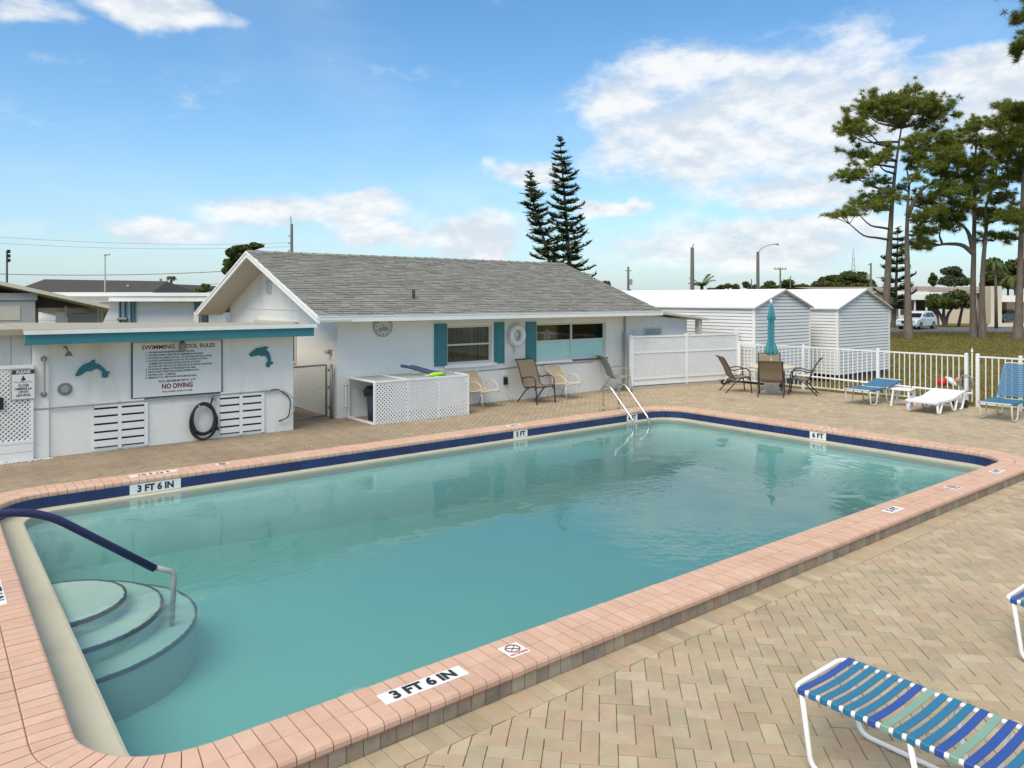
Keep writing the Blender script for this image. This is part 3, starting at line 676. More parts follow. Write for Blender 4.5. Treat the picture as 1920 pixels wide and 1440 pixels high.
w = box('gable_window', M['winframe'], house, HX0 - .03, 16.6, 1.0, HX0 - .008, 19.1, 1.878); box('pane', M['glass_dark'], w, HX0 - .036, 16.66, 1.06, HX0 - .031, 19.04, 1.83)
# windows
def window(name, x0, x1, z0, z1, cols, bottom, curtain):
    y = HYF + .05; f = MB(); t = .05
    f.box(x0, y, z0, x0 + t, y + .06, z1).box(x1 - t, y, z0, x1, y + .06, z1).box(x0 + t, y, z1 - t, x1 - t, y + .06, z1).box(x0 + t, y, z0, x1 - t, y + .06, z0 + t)
    w = f.build(name, M['winframe'], house)
    cw = (x1 - x0 - 2 * t) / cols
    for c in range(cols):
        a, b2 = x0 + t + c * cw, x0 + t + (c + 1) * cw
        if c: box('mullion', M['winframe'], w, a - .025, y - .005, z0 + t, a + .025, y + .05, z1 - t)
        zm = (z0 + z1) / 2 + (.0 if curtain else .02)
        box('meeting_rail', M['winframe'], w, a, y + .005, zm - .02, b2, y + .045, zm + .02)
        for k, (p, q) in enumerate(((z0 + t, zm - .02), (zm + .02, z1 - t))):
            box('pane', M[bottom if k == 0 else 'pane'], w, a, y + .02, p, b2, y + .026, q)
    if curtain:
        mb = MB(); n = 90; pr = []
        for i in range(n + 1):
            xx = x0 + (x1 - x0) * i / n; ph = xx * 55 + 1.5 * math.sin(xx * 7); pr.append((xx, y + .075 + .022 * math.sin(ph) + .01 * math.sin(ph * 2.3)))
        for i in range(n):
            (xa, ya), (xb, yb) = pr[i], pr[i + 1]; mb.add([(xa, ya, z0), (xb, yb, z0), (xb, yb, z1), (xa, ya, z1)], [(0, 1, 2, 3)])
        mb.build('curtain', M['curtain'], w, fix=False)
    else:
        box('room_back', M['darkgrey'], w, x0, y + .9, z0 - .3, x1, y + .95, z1 + .2)
        box('blind', M['greysiding'], w, x0 + 1.55, y + .35, z0 + .45, x1 - .1, y + .4, z1 - .12); box('counter', M['woodpole'], w, x0, y + .1, z0 + .36, x1, y + .8, z0 + .40)
    return w
w1 = window('window', *WIN[0], 1, 'pane', True); w2 = window('window', *WIN[1], 2, 'glass_teal', False)
MB().box(9.43, HYF - .05, .885, 10.93, HYF + .04, .955).build('sill', M['trim'], w1, bevel=.006)
MB().box(12.18, HYF - .05, .835, 13.42, HYF + .04, .89).build('sill', M['trim'], w2, bevel=.006); MB().box(13.43, HYF - .04, .855, 14.76, HYF + .03, .90).build('sill', M['woodpole'], w2, bevel=.006)
def shutter(x0, x1, z0, z1):
    s = MB().box(x0, HYF - .03, z0, x1, HYF - .002, z1).build('shutter', M['teal'], house, bevel=.004); h = (z1 - z0) / 2
    for k in range(2):
        MB().box(x0 + .06, HYF - .038, z0 + k * h + .05, x1 - .06, HYF - .0305, z0 + (k + 1) * h - .04).build('panel', M['teal'], s, bevel=.006)
shutter(9.165, 9.505, .95, 1.925); shutter(10.87, 11.18, .93, 1.925); shutter(11.86, 12.2, .905, 1.915)
# conduit, outlet and corner pipe
MB().tube([(9.9, HYF - .012, .78), (11.2, HYF - .012, .79), (11.6, HYF - .012, .82), (14.2, HYF - .012, .80)], .011, 6).build('conduit', M['grey'], house)
box('outlet_box', M['white'], house, 11.16, HYF - .04, .62, 11.27, HYF, .76); box('plug', M['black'], house, 11.16, HYF - .08, .40, 11.24, HYF - .005, .58)
MB().tube(fillet([(11.2, HYF - .05, .65), (11.2, HYF - .06, .2), (11.45, HYF - .12, .02), (12.6, HYF - .1, .015)], .12, 5), .008, 6).build('cable', M['white'], house)
MB().tube([(15.43, HYF - .03, 2.04), (15.43, HYF - .03, 1.55)], .022, 8).tube([(15.38, HYF - .03, 1.55), (15.38, HYF - .03, .0)], .028, 8).build('downpipe', M['grey'], house)
# lower extension at the right end
ex = MB().box(15.46, HYF - .05, 0, 18.12, HYF + 4, 1.75).prism([(15.46, 1.751), (18.12, 1.751), (18.12, 1.86), (16.35, 2.04), (15.46, 2.04)], (0, HYF - .05, 0), (1, 0, 0), (0, 0, 1), (0, 4, 0)).build('extension', M['wall'], house)
MB().prism([(16.32, 2.10), (18.85, 1.84), (18.85, 1.90), (16.32, 2.16)], (0, HYF - .35, 0), (1, 0, 0), (0, 0, 1), (0, 4.6, 0)).build('extension_roof', M['soffit'], house)
MB().box(18.45, HYF - .25, 1.25, 18.6, HYF - .1, 1.86).build('porch_post', M['winframe'], house)
w = MB().box(16.2, HYF - .075, 1.44, 16.97, HYF - .052, 1.68).build('small_window', M['winframe'], house); box('pane', M['greysiding'], w, 16.25, HYF - .081, 1.47, 16.90, HYF - .076, 1.64)
MB().tube([(18.3, HYF - .12, 1.38), (18.36, HYF - .2, 1.36), (18.42, HYF - .2, 1.42)], .02, 6).build('hook', M['galv'], house)
# fittings on the gable side
wlamp = thing('wall_lamp', 'small floodlight on the cream side wall of the clubhouse above the mesh gate', 'lamp', (HX0 - .05, 14.75, 1.38))
MB().box(HX0 - .05, 14.70, 1.33, HX0 - .002, 14.80, 1.43).build('mount', M['grey'], wlamp); MB().lathe([(.02, 0), (.05, .05), (.055, .09)], (HX0 - .1, 14.76, 1.33), 10).build('head', M['winframe'], wlamp)
# clock
ck = thing('wall_clock', 'round pale wall clock tucked under the clubhouse eave', 'clock', (7.85, HYF, 1.90))
def disc(mb, c, r0, r1, y, n=32):
    return mb
MB().prism([(.215 * math.cos(2*math.pi*i/32), .215 * math.sin(2*math.pi*i/32)) for i in range(32)], (7.85, HYF - .035, 1.90), (1, 0, 0), (0, 0, 1), (0, .03, 0)).build('face', M['winframe'], ck)
MB().tube([(7.85 + .215 * math.cos(2*math.pi*i/40), HYF - .03, 1.90 + .215 * math.sin(2*math.pi*i/40)) for i in range(40)], .013, 6, closed=True).build('rim', M['grey'], ck, smooth=True)
box('picture_band', M['sagemetal'], ck, 7.74, HYF - .039, 1.80, 7.96, HYF - .0355, 1.88)
MB().bar((7.85, HYF - .04, 1.90), (7.80, HYF - .04, 1.95), .012, .004).bar((7.85, HYF - .044, 1.90), (7.97, HYF - .044, 1.85), .01, .004).build('hand', M['black'], ck)
for i in range(12):
    a = R(30 * i); text('numeral', str(12 if i == 0 else i), .055, (7.85 + .17 * math.sin(a), HYF - .037, 1.90 + .17 * math.cos(a)), (R(90), 0, 0), M['darkgrey'], ck, .001)
# life ring
lr = thing('life_ring', 'white life ring buoy hung between the teal shutters', 'life ring', (11.53, HYF, 1.6))
MB().tube([(11.53 + .185 * math.cos(2*math.pi*i/40), HYF - .085, 1.60 + .20 * math.sin(2*math.pi*i/40)) for i in range(40)], .072, 12, closed=True).build('ring', M['white'], lr, smooth=True)
for a in (45, 135, 225, 315):
    c = Vector((11.53 + .185 * math.cos(R(a)), HYF - .085, 1.60 + .20 * math.sin(R(a)))); t = Vector((-math.sin(R(a)), 0, math.cos(R(a)))); u = Vector((math.cos(R(a)), 0, math.sin(R(a))))
    MB().tube([c + u * (.077 * math.cos(k * .5236)) + Vector((0, 1, 0)) * (.077 * math.sin(k * .5236)) for k in range(12)], .009, 5, closed=True).build('band', M['trim'], lr, smooth=True)
MB().tube([(11.53 + .27 * math.cos(2*math.pi*i/40), HYF - .06 - .02 * math.sin(4*i), 1.60 + .285 * math.sin(2*math.pi*i/40) * (1 + .03 * math.sin(i * .95))) for i in range(40)], .008, 5, closed=True).build('grab_rope', M['trim'], lr)
MB().bar((11.5, HYF - .02, 1.86), (11.5, HYF - .02, 1.18), .06, .02, (0, 1, 0)).build('backboard', M['creammetal'], lr)

# ------------------------------------------------------------------ equipment hut
UX0, UX1, UY, UYB = 1.57, 5.556, 13.75, 17.1
hut = thing('equipment_hut', 'low white pool equipment hut with teal fascia and pool rules board', 'building', (UX0, UY, 0))
MB().box(UX0, UY, 0, UX1, UYB, 1.82).build('wall', M['hutwall'], hut)
MB().box(1.36, UY - .03, 0, UX0 - .002, UY + .6, 1.80).build('pilaster', M['hutwall'], hut)
MB().add([(1.21, 13.28, 1.955), (5.80, 13.28, 1.955), (5.80, UYB + .1, 1.90), (1.21, UYB + .1, 1.99), (1.21, 13.28, 2.03), (5.82, 13.28, 2.015), (5.82, UYB + .1, 1.955), (1.21, UYB + .1, 2.04)],
         [(0, 3, 2, 1), (4, 5, 6, 7), (0, 1, 5, 4), (1, 2, 6, 5), (2, 3, 7, 6), (3, 0, 4, 7)]).build('roof', M['hutroof'], hut)
box('roof_edge', M['trim'], hut, 1.20, 13.262, 1.958, 5.825, 13.279, 2.022)
box('fascia', M['teal'], hut, 1.21, 13.30, 1.80, 5.78, 13.33, 1.954); box('side_fascia', M['teal'], hut, 5.75, 13.335, 1.80, 5.78, UYB, 1.90)
box('eave_soffit', M['soffit'], hut, 1.24, 13.332, 1.83, 5.748, UY, 1.85)
MB().box(-3, UY + .2, 0, 1.355, UY + .35, 1.93).build('rear_wall', M['hutwall'], hut); MB().box(-3, UY - .05, 1.94, 1.205, UYB, 2.03).build('lower_roof', M['hutroof'], hut)
box('wall_joint', M['grey'], hut, 1.085, UY + .195, 1.3, 1.092, UY + .199, 1.93)
box('lamp_stub', M['grey'], hut, 1.45, UY - .12, 1.78, 1.58, UY - .04, 1.80)
for x0 in (2.2, 4.19):
    vb = box('vent_block', M['trim'], hut, x0 - .03, UY - .006, .02, x0 + .80, UY - .0005, .76)
    for c in (0, 1):
        xa = x0 + c * .40; box('slot_shade', M['black'], vb, xa, UY - .009, .06, xa + .345, UY - .0065, .74)  # flat black plate painting the dark of the slots, not a real hollow
        for k in range(6):
            z = .07 + k * .128
            MB().box(xa, UY - .03, z + .012, xa + .345, UY - .0095, z + .107).build('slat', M['trim'], vb, bevel=.003)
        box('slat_stile', M['trim'], vb, xa + .346, UY - .03, .03, xa + .40, UY - .0095, .76)
MB().tube([(.9, UY - .03, .775), (5.1, UY - .03, .785)], .013, 8).build('pipe_run', M['grey'], hut)
MB().tube(fillet([(5.1, UY - .03, .79), (5.25, UY - .03, .80), (5.5, UY - .04, .62), (5.45, UY - .05, .25), (5.26, UY - .04, .2)], .25, 6), .011, 6).build('loose_cable', M['black'], hut)
MB().tube(fillet([(5.0, UY - .045, .76), (5.35, UY - .04, .79), (5.60, UY - .05, .55), (5.52, UY - .06, .28), (5.28, UY - .05, .19)], .25, 6), .007, 6).build('loose_cable', M['grey'], hut)
# outdoor shower
sh = thing('outdoor_shower', 'weathered shower head and round valve plate on the equipment hut wall', 'shower', (1.80, UY, 1.0))
MB().tube(fillet([(1.78, UY, 1.72), (1.79, UY - .08, 1.75), (1.81, UY - .15, 1.68)], .05, 4), .012, 8).build('arm', M['galv'], sh); MB().lathe([(.02, .03), (.055, -.03), (.055, -.045)], (1.82, UY - .16, 1.64), 14).build('head', M['galv'], sh)
MB().prism([(.105 * math.cos(2*math.pi*i/28), .10 * math.sin(2*math.pi*i/28)) for i in range(28)], (1.79, UY - .02, 1.06), (1, 0, 0), (0, 0, 1), (0, .018, 0)).build('valve_plate', M['galv'], sh, bevel=.006)
MB().prism([(.06 * math.cos(2*math.pi*i/12), .06 * math.sin(2*math.pi*i/12)) for i in range(12)], (1.79, UY - .06, 1.06), (1, 0, 0), (0, 0, 1), (0, .039, 0)).build('valve_knob', M['grey'], sh, bevel=.01)
gb = thing('grab_bar', 'vertical grey grab bar beside the shower on the hut corner', 'grab bar', (1.50, UY - .03, 1.0))
MB().tube(fillet([(1.50, UY - .03, 1.56), (1.50, UY - .09, 1.56), (1.50, UY - .09, 1.0), (1.50, UY - .03, 1.0)], .04, 4), .017, 8).build('bar', M['grey'], gb, smooth=True)
for z in (1.0, 1.56): MB().prism([(.045 * math.cos(2*math.pi*i/14), .045 * math.sin(2*math.pi*i/14)) for i in range(14)], (1.50, UY - .042, z), (1, 0, 0), (0, 0, 1), (0, .01, 0)).build('flange', M['galv'], gb)
# rules board
sg = thing('rules_board', 'large white swimming pool rules board with NO DIVING in dark red', 'sign', (3.49, UY, .82))
MB().box(2.77, UY - .03, .835, 4.21, UY - .004, 1.755).build('board', M['marker'], sg)
for a, b2 in (((2.765, 1.76), (2.765, .83)), ((4.215, 1.76), (4.215, .83)), ((2.77, .828), (4.21, .828))): MB().bar((a[0], UY - .02, a[1]), (b2[0], UY - .02, b2[1]), .012, .035).build('edge', M['darkgrey'], sg)
ty = UY - .0315; rot = (R(90), 0, 0)
def st(s, size, x, z, mt, bold=0, sx=1., align='CENTER'): return text('lettering', s, size, (x, ty, z), rot, mt, sg, bold, sx, align)
st('SWIMMING', .098, 2.90, 1.672, M['maroon'], .0018, 1.06, 'LEFT'); st('POOL RULES', .098, 3.555, 1.672, M['maroon'], .0018, .98, 'LEFT')
RULES = ['1.  YOU MUST SHOWER BEFORE ENTERING THE POOL.', '2.  CHILDREN UNDER 14 MUST BE ACCOMPANIED BY AN ADULT.', '3.  NO DIVING OR JUMPING IN POOL.  DO NOT SWALLOW POOL WATER.', '4.  NO FOOD OR BEVERAGES IN THE POOL OR ON POOL WET DECK.',
         '     COMMERCIALLY BOTTLED WATER IN PLASTIC BOTTLES IS', '     ALLOWED ON THE POOL WET DECK FOR POOL PATRON HYDRATION.', '5.  NO GLASS OR ANIMALS IN THE FENCED POOL AREA.', '6.  INFANTS MUST WEAR POOL SUITABLE DIAPERS IN POOL.', '7.  BATHING LOAD:  12 PERSONS.', '8.  EMERGENCY 911:  RED PHONE ON CLUBHOUSE WALL']
for i, s in enumerate(RULES): st(s, .040, 2.965, 1.585 - i * .0475, M['darkgrey'], .0012, .80, 'LEFT')
st('POOL MAXIMUM DEPTH:  6 FT', .056, 3.47, 1.085, M['darkgrey'], .001, .80); st('NO DIVING', .115, 3.47, .995, M['maroon'], .004, .84); st('POOL HOURS:  DAWN TO DUSK', .035, 3.47, .905, M['maroon'], .001, .95)
lm = thing('flood_lamp', 'grey floodlight hanging from the hut eave in front of the rules board', 'lamp', (3.51, UY - .2, 1.84))
MB().box(3.44, UY - .25, 1.80, 3.58, UY - .13, 1.832).build('mount', M['blackrub'], lm); MB().lathe([(.02, .10), (.05, .06), (.062, 0), (.055, -.06), (.03, -.08)], (3.51, UY - .19, 1.68), 16).build('housing', M['galv'], lm, smooth=True)
# dolphins
D1 = [(595,612),(608,585),(625,555),(660,520),(700,508),(735,482),(756,486),(745,506),(790,525),(828,566),(845,590),(873,597),(870,612),(856,620),(862,640),(835,652),(808,643),(806,620),(813,600),(795,575),(758,560),(738,577),(716,584),(688,580),(658,602),(630,618),(605,622)]
D2 = [(793,515),(822,488),(860,460),(910,455),(935,446),(971,456),(950,476),(980,510),(993,560),(990,585),(1013,593),(1012,610),(984,618),(985,634),(965,642),(945,625),(950,600),(966,575),(952,542),(926,530),(905,537),(888,524),(850,530),(812,536)]
for pts, x0, z0, wd, lab in ((D1, 1.93, 1.20, .50, 'teal dolphin cutout on the hut wall to the left of the rules board'), (D2, 4.71, 1.215, .45, 'teal dolphin cutout on the hut wall to the right of the rules board')):
    xa = min(p[0] for p in pts); xb = max(p[0] for p in pts); zb = max(p[1] for p in pts); k = wd / (xb - xa)
    o = MB().prism([((p[0] - xa) * k, (zb - p[1]) * k) for p in pts], (0, -.022, 0), (1, 0, 0), (0, 0, 1), (0, .02, 0)).build('dolphin_cutout', M['dolphin'], None, bevel=.005)
    o.location = (x0, UY, z0); tag(o, lab, 'wall decoration', 'dolphin cutouts on the hut')
# hose
hs_ = thing('garden_hose', 'dark coiled garden hose hung under the rules board', 'hose', (3.9, UY, .1))
pts = []
for i in range(5 * 28):
    a = 2 * math.pi * i / 28 + math.pi / 2; k = i / 28; rx = .185 + .018 * math.sin(k * 3.1) + .008 * k; rz = .245 + .02 * math.sin(k * 2.2) + .014 * k
    pts.append((3.89 + rx * math.cos(a), UY - .06 - .022 * math.sin(k * 1.9) - .01 * (k % 2), .415 - .02 * k + rz * math.sin(a)))
pts += [(4.02, UY - .05, .62), (4.06, UY - .04, .74)]
MB().tube(pts, .0165, 8).build('coil', M['blackrub'], hs_, smooth=True)
MB().tube(fillet([(4.09, UY, .76), (4.09, UY - .08, .76), (4.08, UY - .08, .68)], .03, 3), .016, 8).build('tap', M['galv'], hs_); MB().tube(fillet([(4.05, UY - .08, .3), (4.12, UY - .1, .22), (4.13, UY - .1, .16)], .04, 3), .022, 8).build('nozzle', M['black'], hs_)
for x in (3.82, 3.98): MB().bar((x, UY, .64), (x - .01, UY - .11, .62), .03, .02).build('hook', M['creammetal'], hs_)
# lattice gate with notice
gt = thing('lattice_gate', 'white lattice gate panel with a please close umbrella notice', 'gate', (1.2, UY - .05, 0))
def lattice(x0, x1, z0, z1, y, pitch, w, th, flip=True):
    mb = MB(); H_ = z1 - z0
    for sgn in (1, -1):
        k = -int(H_ / pitch) - 2
        while x0 + k * pitch < x1 + H_ + pitch:
            xb = x0 + k * pitch; k += 1
            # line x = xb + sgn*(z-z0) for sgn 1 ; for -1 x = xb - (z - z0)
            pts = []
            za, zb2 = z0, z1
            f = lambda z: xb + sgn * (z - z0)
            if sgn > 0: lo, hi = max(z0, z0 + (x0 - xb)), min(z1, z0 + (x1 - xb))
            else: lo, hi = max(z0, z0 + (xb - x1)), min(z1, z0 + (xb - x0))
            if hi - lo < .02: continue
            yy = y - (th if sgn > 0 else 0)
            mb.bar((f(lo), yy, lo), (f(hi), yy, hi), th, w, (-sgn * .7, 0, .7) if True else None)
    return mb
gy = UY - .06
tag(lattice(.55, 1.33, .30, 1.44, gy, .070, .024, .006).build('lattice', M['white'], gt, fix=False), kind='stuff')
for a in ((.5, .27, 1.36, .32), (.5, 1.43, 1.36, 1.48), (1.32, .32, 1.36, 1.43)): MB().box(a[0], gy - .02, a[1], a[2], gy + .012, a[3]).build('frame', M['white'], gt)
for z in (.01, .14): MB().box(.5, gy - .018, z, 1.36, gy + .01, z + .124).build('board', M['white'], gt, bevel=.003)
box('back_panel', M['soffit'], gt, .5, gy + .11, .02, 1.35, gy + .13, 1.45); box('latch', M['black'], gt, .92, gy - .05, .82, .97, gy - .021, 1.0)
sg2 = thing('umbrella_notice', 'white notice reading please close umbrella upon leaving on the lattice gate', 'sign', (1.22, gy - .03, 1.02))
MB().prism([(1.08, .95), (1.37, .95), (1.385, .965), (1.385, 1.40), (1.37, 1.415), (1.08, 1.415), (1.065, 1.40), (1.065, .965)], (0, gy - .034, 0), (1, 0, 0), (0, 0, 1), (0, .01, 0)).build('plate', M['grey'], sg2)
box('print_area', M['marker'], sg2, 1.08, gy - .036, .962, 1.37, gy - .0342, 1.338); box('header', M['darkgrey'], sg2, 1.08, gy - .036, 1.342, 1.37, gy - .0342, 1.405)
t2 = gy - .0372
text('lettering', 'PLEASE', .062, (1.225, t2, 1.372), rot, M['marker'], sg2, .002, .95)
for i, s in enumerate(('CLOSE', 'UMBRELLA', 'UPON', 'LEAVING')): text('lettering', s, .052, (1.225, t2, 1.165 - i * .05), rot, M['darkgrey'], sg2, .0015, .9)
MB().prism([(0, .0), (.035, .0), (.0, .075), (-.035, 0)], (1.225, t2 - .001, 1.245), (1, 0, 0), (0, 0, 1), (0, .001, 0)).tube([(1.225, t2, 1.21), (1.225, t2, 1.32)], .003, 5).build('umbrella_picture', M['darkgrey'], sg2)
MB().tube([(1.10 + i * .0125, t2, 1.22 + .010 * math.sin(i * .9)) for i in range(21)], .003, 5).build('wave_line', M['darkgrey'], sg2)
# pebbles at the foot of the gate
mb = MB()
for i in range(150):
    x, y = random.uniform(.3, 1.6), UY - .08 - abs(random.gauss(0, .05)); r = random.uniform(.012, .028)
    mb.lathe([(r * .5, -r * .4), (r, 0), (r * .6, r * .5)], (x, y, .005), 6)
tag(mb.build('pebbles', M['stone']), 'small white pebbles along the foot of the lattice gate', 'gravel', kind='stuff')

# ------------------------------------------------------------------ chain-link gate between hut and clubhouse
cg = thing('chain_link_gate', 'grey chain link gate between the hut and the clubhouse', 'gate', (6.1, 14.62, 0))
CY = 14.62
MB().tube(fillet([(5.60, CY, .05), (5.60, CY, 1.10), (6.62, CY, 1.12), (6.62, CY, .05)], .03, 3), .021, 8).tube([(5.6, CY, .06), (6.62, CY, .06)], .018, 8).build('frame', M['galv'], cg, smooth=True)
mb = MB()
for sgn in (1, -1):
    for k in range(-18, 36):
        xb = 5.62 + k * .062
        if sgn > 0: lo, hi = max(.07, .07 + 5.62 - xb), min(1.09, .07 + 6.60 - xb)
        else: lo, hi = max(.07, .07 + xb - 6.60), min(1.09, .07 + xb - 5.62)
        if hi - lo > .02: mb.tube([(xb + sgn * (lo - .07), CY, lo), (xb + sgn * (hi - .07), CY, hi)], .0022, 4, cap=False)
tag(mb.build('wire_mesh', M['galv'], cg, fix=False), kind='stuff')
box('latch', M['galv'], cg, 5.58, CY - .05, 1.0, 5.72, CY + .02, 1.06)
for z in (.2, .62, .98): MB().lathe([(.034, 0), (.034, .05)], (6.69, CY, z), 10).build('hinge', M['galv'], cg)
pp = tag(MB().tube([(6.70, 14.55, 0), (6.70, 14.55, 1.10)], .034, 10).lathe([(.038, 1.10), (.03, 1.13), (.0, 1.14)], (6.70, 14.55, 0), 10, cap=False).build('gate_post', M['galv'], smooth=True), 'dark metal gate post against the clubhouse corner', 'post')

# ------------------------------------------------------------------ lattice bin enclosure and what is in it
be = thing('bin_enclosure', 'white lattice storage enclosure with grey mesh top beside the clubhouse wall', 'enclosure', (8.1, 13.8, 0))
X0, X1, Y0, Y1, ZT = 7.02, 9.27, 13.26, 14.40, .85; t = .04
for x in (X0, X1):
    for y in (Y0, Y1): MB().box(x - t/2, y - t/2, 0, x + t/2, y + t/2, ZT).build('post', M['white'], be, bevel=.004)
for z in (.02, ZT):
    MB().box(X0 + t/2, Y1 - t/2, z - .018, X1 - t/2, Y1 + t/2, z + .018).build('rail', M['white'], be)
    for x in (X0, X1): MB().box(x - t/2, Y0 + t/2, z - .018, x + t/2, Y1 - t/2, z + .018).build('rail', M['white'], be)
MB().box(X0 + t/2, Y0 - t/2, ZT - .025, X1 - t/2, Y0 + t/2, ZT + .015).build('rail', M['white'], be)
for x in (7.77, 8.51): MB().box(x - .015, Y0 - .012, .0, x + .015, Y0 + .012, ZT - .026).build('stile', M['white'], be); MB().box(x - t/2, Y0 + t/2, ZT - .016, x + t/2, Y1 - t/2, ZT + .016).build('rail', M['white'], be)
tag(lattice(X0 + .02, X1 - .02, .0, ZT - .03, Y0 - .004, .078, .027, .006).build('lattice', M['white'], be, fix=False), kind='stuff')
for a, b2 in ((X0 + t/2, 7.75), (7.79, 8.49), (8.53, X1 - t/2)): box('top_mesh', M['grey'], be, a + .002, Y0 + t/2 + .002, ZT - .006, b2 - .002, Y1 - t/2 - .002, ZT)
for z in (.22, .68): MB().box(X0 - .09, Y1 - .02, z - .012, X0 - .02, Y1 + .01, z + .012).build('bracket', M['galv'], be)
MB().tube([(X0 - .06, Y1 - .01, .2), (X0 - .06, Y1 - .01, .72)], .02, 8).build('side_pole', M['white'], be)
bn = thing('trash_can', 'dark blue trash can with black liner inside the lattice enclosure', 'trash can', (7.42, 13.83, 0))
MB().lathe([(.22, .01), (.235, .3), (.265, .60), (.275, .62)], (7.42, 13.83, 0), 24).build('barrel', M['bin'], bn, smooth=True)
mb = MB(); n = 30; prof = [(.275, .50), (.30, .56), (.315, .62), (.285, .66), (.24, .69), (.0, .70)]
for r, z in prof:
    for k in range(n): a = 2*math.pi*k/n; rr = r * (1 + .06 * math.sin(a * 3 + 1) * (z < .65)); mb.v.append((7.42 + rr*math.cos(a), 13.83 + rr*math.sin(a), z + .03 * math.sin(a * 2) * (z < .65)))
for i in range(len(prof) - 1):
    for k in range(n): l = (k+1) % n; mb.f.append((i*n+k, i*n+l, (i+1)*n+l, (i+1)*n+k))
auto_smooth(mb.build('liner', M['blackrub'], bn), 60)
for i, (pts, lab, mt) in enumerate(((((8.06, 14.05, 1.06), (8.2, 13.98, 1.05), (8.45, 13.8, .95), (8.62, 13.62, .885)), 'dark navy pool noodle lying across the top of the lattice enclosure, left one', 'blackrub'),
                                    (((8.28, 14.02, 1.04), (8.38, 13.95, 1.03), (8.55, 13.8, .95), (8.72, 13.6, .888)), 'blue pool noodle lying across the top of the lattice enclosure, right one', 'noodle'))):
    P = [Vector(p) for p in pts]; sm = []
    for k in range(13):
        tt = k / 12; sm.append(P[0]*(1-tt)**3 + P[1]*3*tt*(1-tt)**2 + P[2]*3*tt*tt*(1-tt) + P[3]*tt**3)
    tag(MB().tube(sm, .033, 10).build('pool_noodle', M['noodle'] if i else M['bin'], smooth=True), lab, 'pool noodle', 'pool noodles on the enclosure')
gf = tag(MB().tube([(8.36, 13.42, .885), (8.47, 13.38, .90), (8.68, 13.40, .90), (8.78, 13.42, .89)], [.02, .045, .045, .03], 12).build('foam_float', M['green'], smooth=True), 'lime green foam float on top of the lattice enclosure', 'pool float')
sk = tag(MB().tube([(8.75, 14.2, .93), (9.25, 13.75, .87)], .01, 6).tube(fillet([(8.55, 14.3, .9), (8.6, 14.2, .97), (8.78, 14.1, .95), (8.75, 14.3, .88)], .05, 3), .012, 6).build('leaf_skimmer', M['grey']), 'grey leaf skimmer lying on the back of the lattice enclosure', 'skimmer')
# ------------------------------------------------------------------ chairs
def facing(dx, dy): return math.atan2(dy, dx) + R(90)
def sling_chair(label, loc, rz, sling, metal, w=.54, sh=.42, bh=1.0, arm='loop', r=.013, group=None):
    t = thing('patio_chair', label, 'chair', loc, rz, group); h = w / 2
    prof = [(.46, bh), (.40, bh - .03), (.34, bh - .14), (.25, sh + .24), (.17, sh + .02), (.12, sh - .03), (0, sh - .035), (-.16, sh - .005), (-.25, sh + .012), (-.285, sh - .02)]
    P = [Vector((0, a, b)) for a, b in prof]; sm = fillet(P, .08, 3)
    mb = MB(); n = len(sm); nx = 6
    for th in (0, -.006):
        for p in sm:
            for k in range(nx + 1):
                u = -1 + 2 * k / nx; mb.v.append((u * (h - .006), p.y, p.z + th - .012 * (1 - u * u)))
    for i in range(n - 1):
        for k in range(nx):
            a = i * (nx + 1) + k; q = n * (nx + 1); mb.f.append((a, a + 1, a + nx + 2, a + nx + 1)); mb.f.append((q + a, q + a + nx + 1, q + a + nx + 2, q + a + 1))
    auto_smooth(mb.build('sling', M[sling], t, False, fix=False), 60)
    for s in (-1, 1):
        x = s * h
        MB().tube([(x, p.y, p.z) for p in sm], r, 8).build('side_rail', M[metal], t, False, smooth=True)
        if arm == 'loop':
            MB().tube(fillet([(x * 1.06, -.33, 0), (x * 1.06, -.27, sh + .21), (x * 1.06, -.06, sh + .235), (x * 1.04, .14, sh + .17), (x, .235, sh + .20)], .12, 6), r, 8).build('arm', M[metal], t, False, smooth=True)
            MB().tube(fillet([(x * 1.03, -.12, sh - .01), (x * 1.03, .06, sh - .10), (x * 1.05, .36, 0)], .06, 4), r, 8).build('leg', M[metal], t, False, smooth=True)
            MB().tube([(x * 1.03, -.22, sh * .99), (x * 1.05, -.275, sh * .8)], r * .9, 6).build('brace', M[metal], t, False)
        else:
            c = Vector((x * 1.05, -.055, sh - .01)); MB().tube([(c.x, c.y + .215 * math.cos(R(a)), c.z + .21 * math.sin(R(a))) for a in range(-10, 191, 10)], r, 8).build('arm', M[metal], t, False, smooth=True)
            MB().tube([(x * 1.04, -.255, sh), (x * 1.05, -.30, 0)], r, 8).build('leg', M[metal], t, False, smooth=True); MB().tube(fillet([(x, .13, sh), (x * 1.04, .25, sh * .6), (x * 1.06, .36, 0)], .1, 4), r, 8).build('leg', M[metal], t, False, smooth=True)
    MB().tube([(-h, .455, bh), (h, .455, bh)], r, 8).build('top_rail', M[metal], t, False); MB().tube([(-h, -.28, sh - .02), (h, -.28, sh - .02)], r, 8).build('front_rail', M[metal], t, False)
    MB().tube([(-h, .10, sh - .06), (h, .10, sh - .06)], r * .8, 8).build('stretcher', M[metal], t, False)
    return t
CG = 'chairs along the clubhouse wall'
sling_chair('low tan sling chair with cream hoop arms beside the lattice enclosure', (10.16, 13.98, 0), R(10), 'tansling', 'creammetal', .52, .40, .80, 'hoop', .013, CG)
sling_chair('brown sling chair with dark frame and high back under the shutter', (11.62, 13.74, 0), R(4), 'brownsling', 'brownmetal', .58, .42, 1.02, 'loop', .016, CG)
sling_chair('low tan sling chair with cream hoop arms under the wide window', (12.66, 13.88, 0), R(6), 'tansling', 'creammetal', .50, .40, .80, 'hoop', .013, CG)
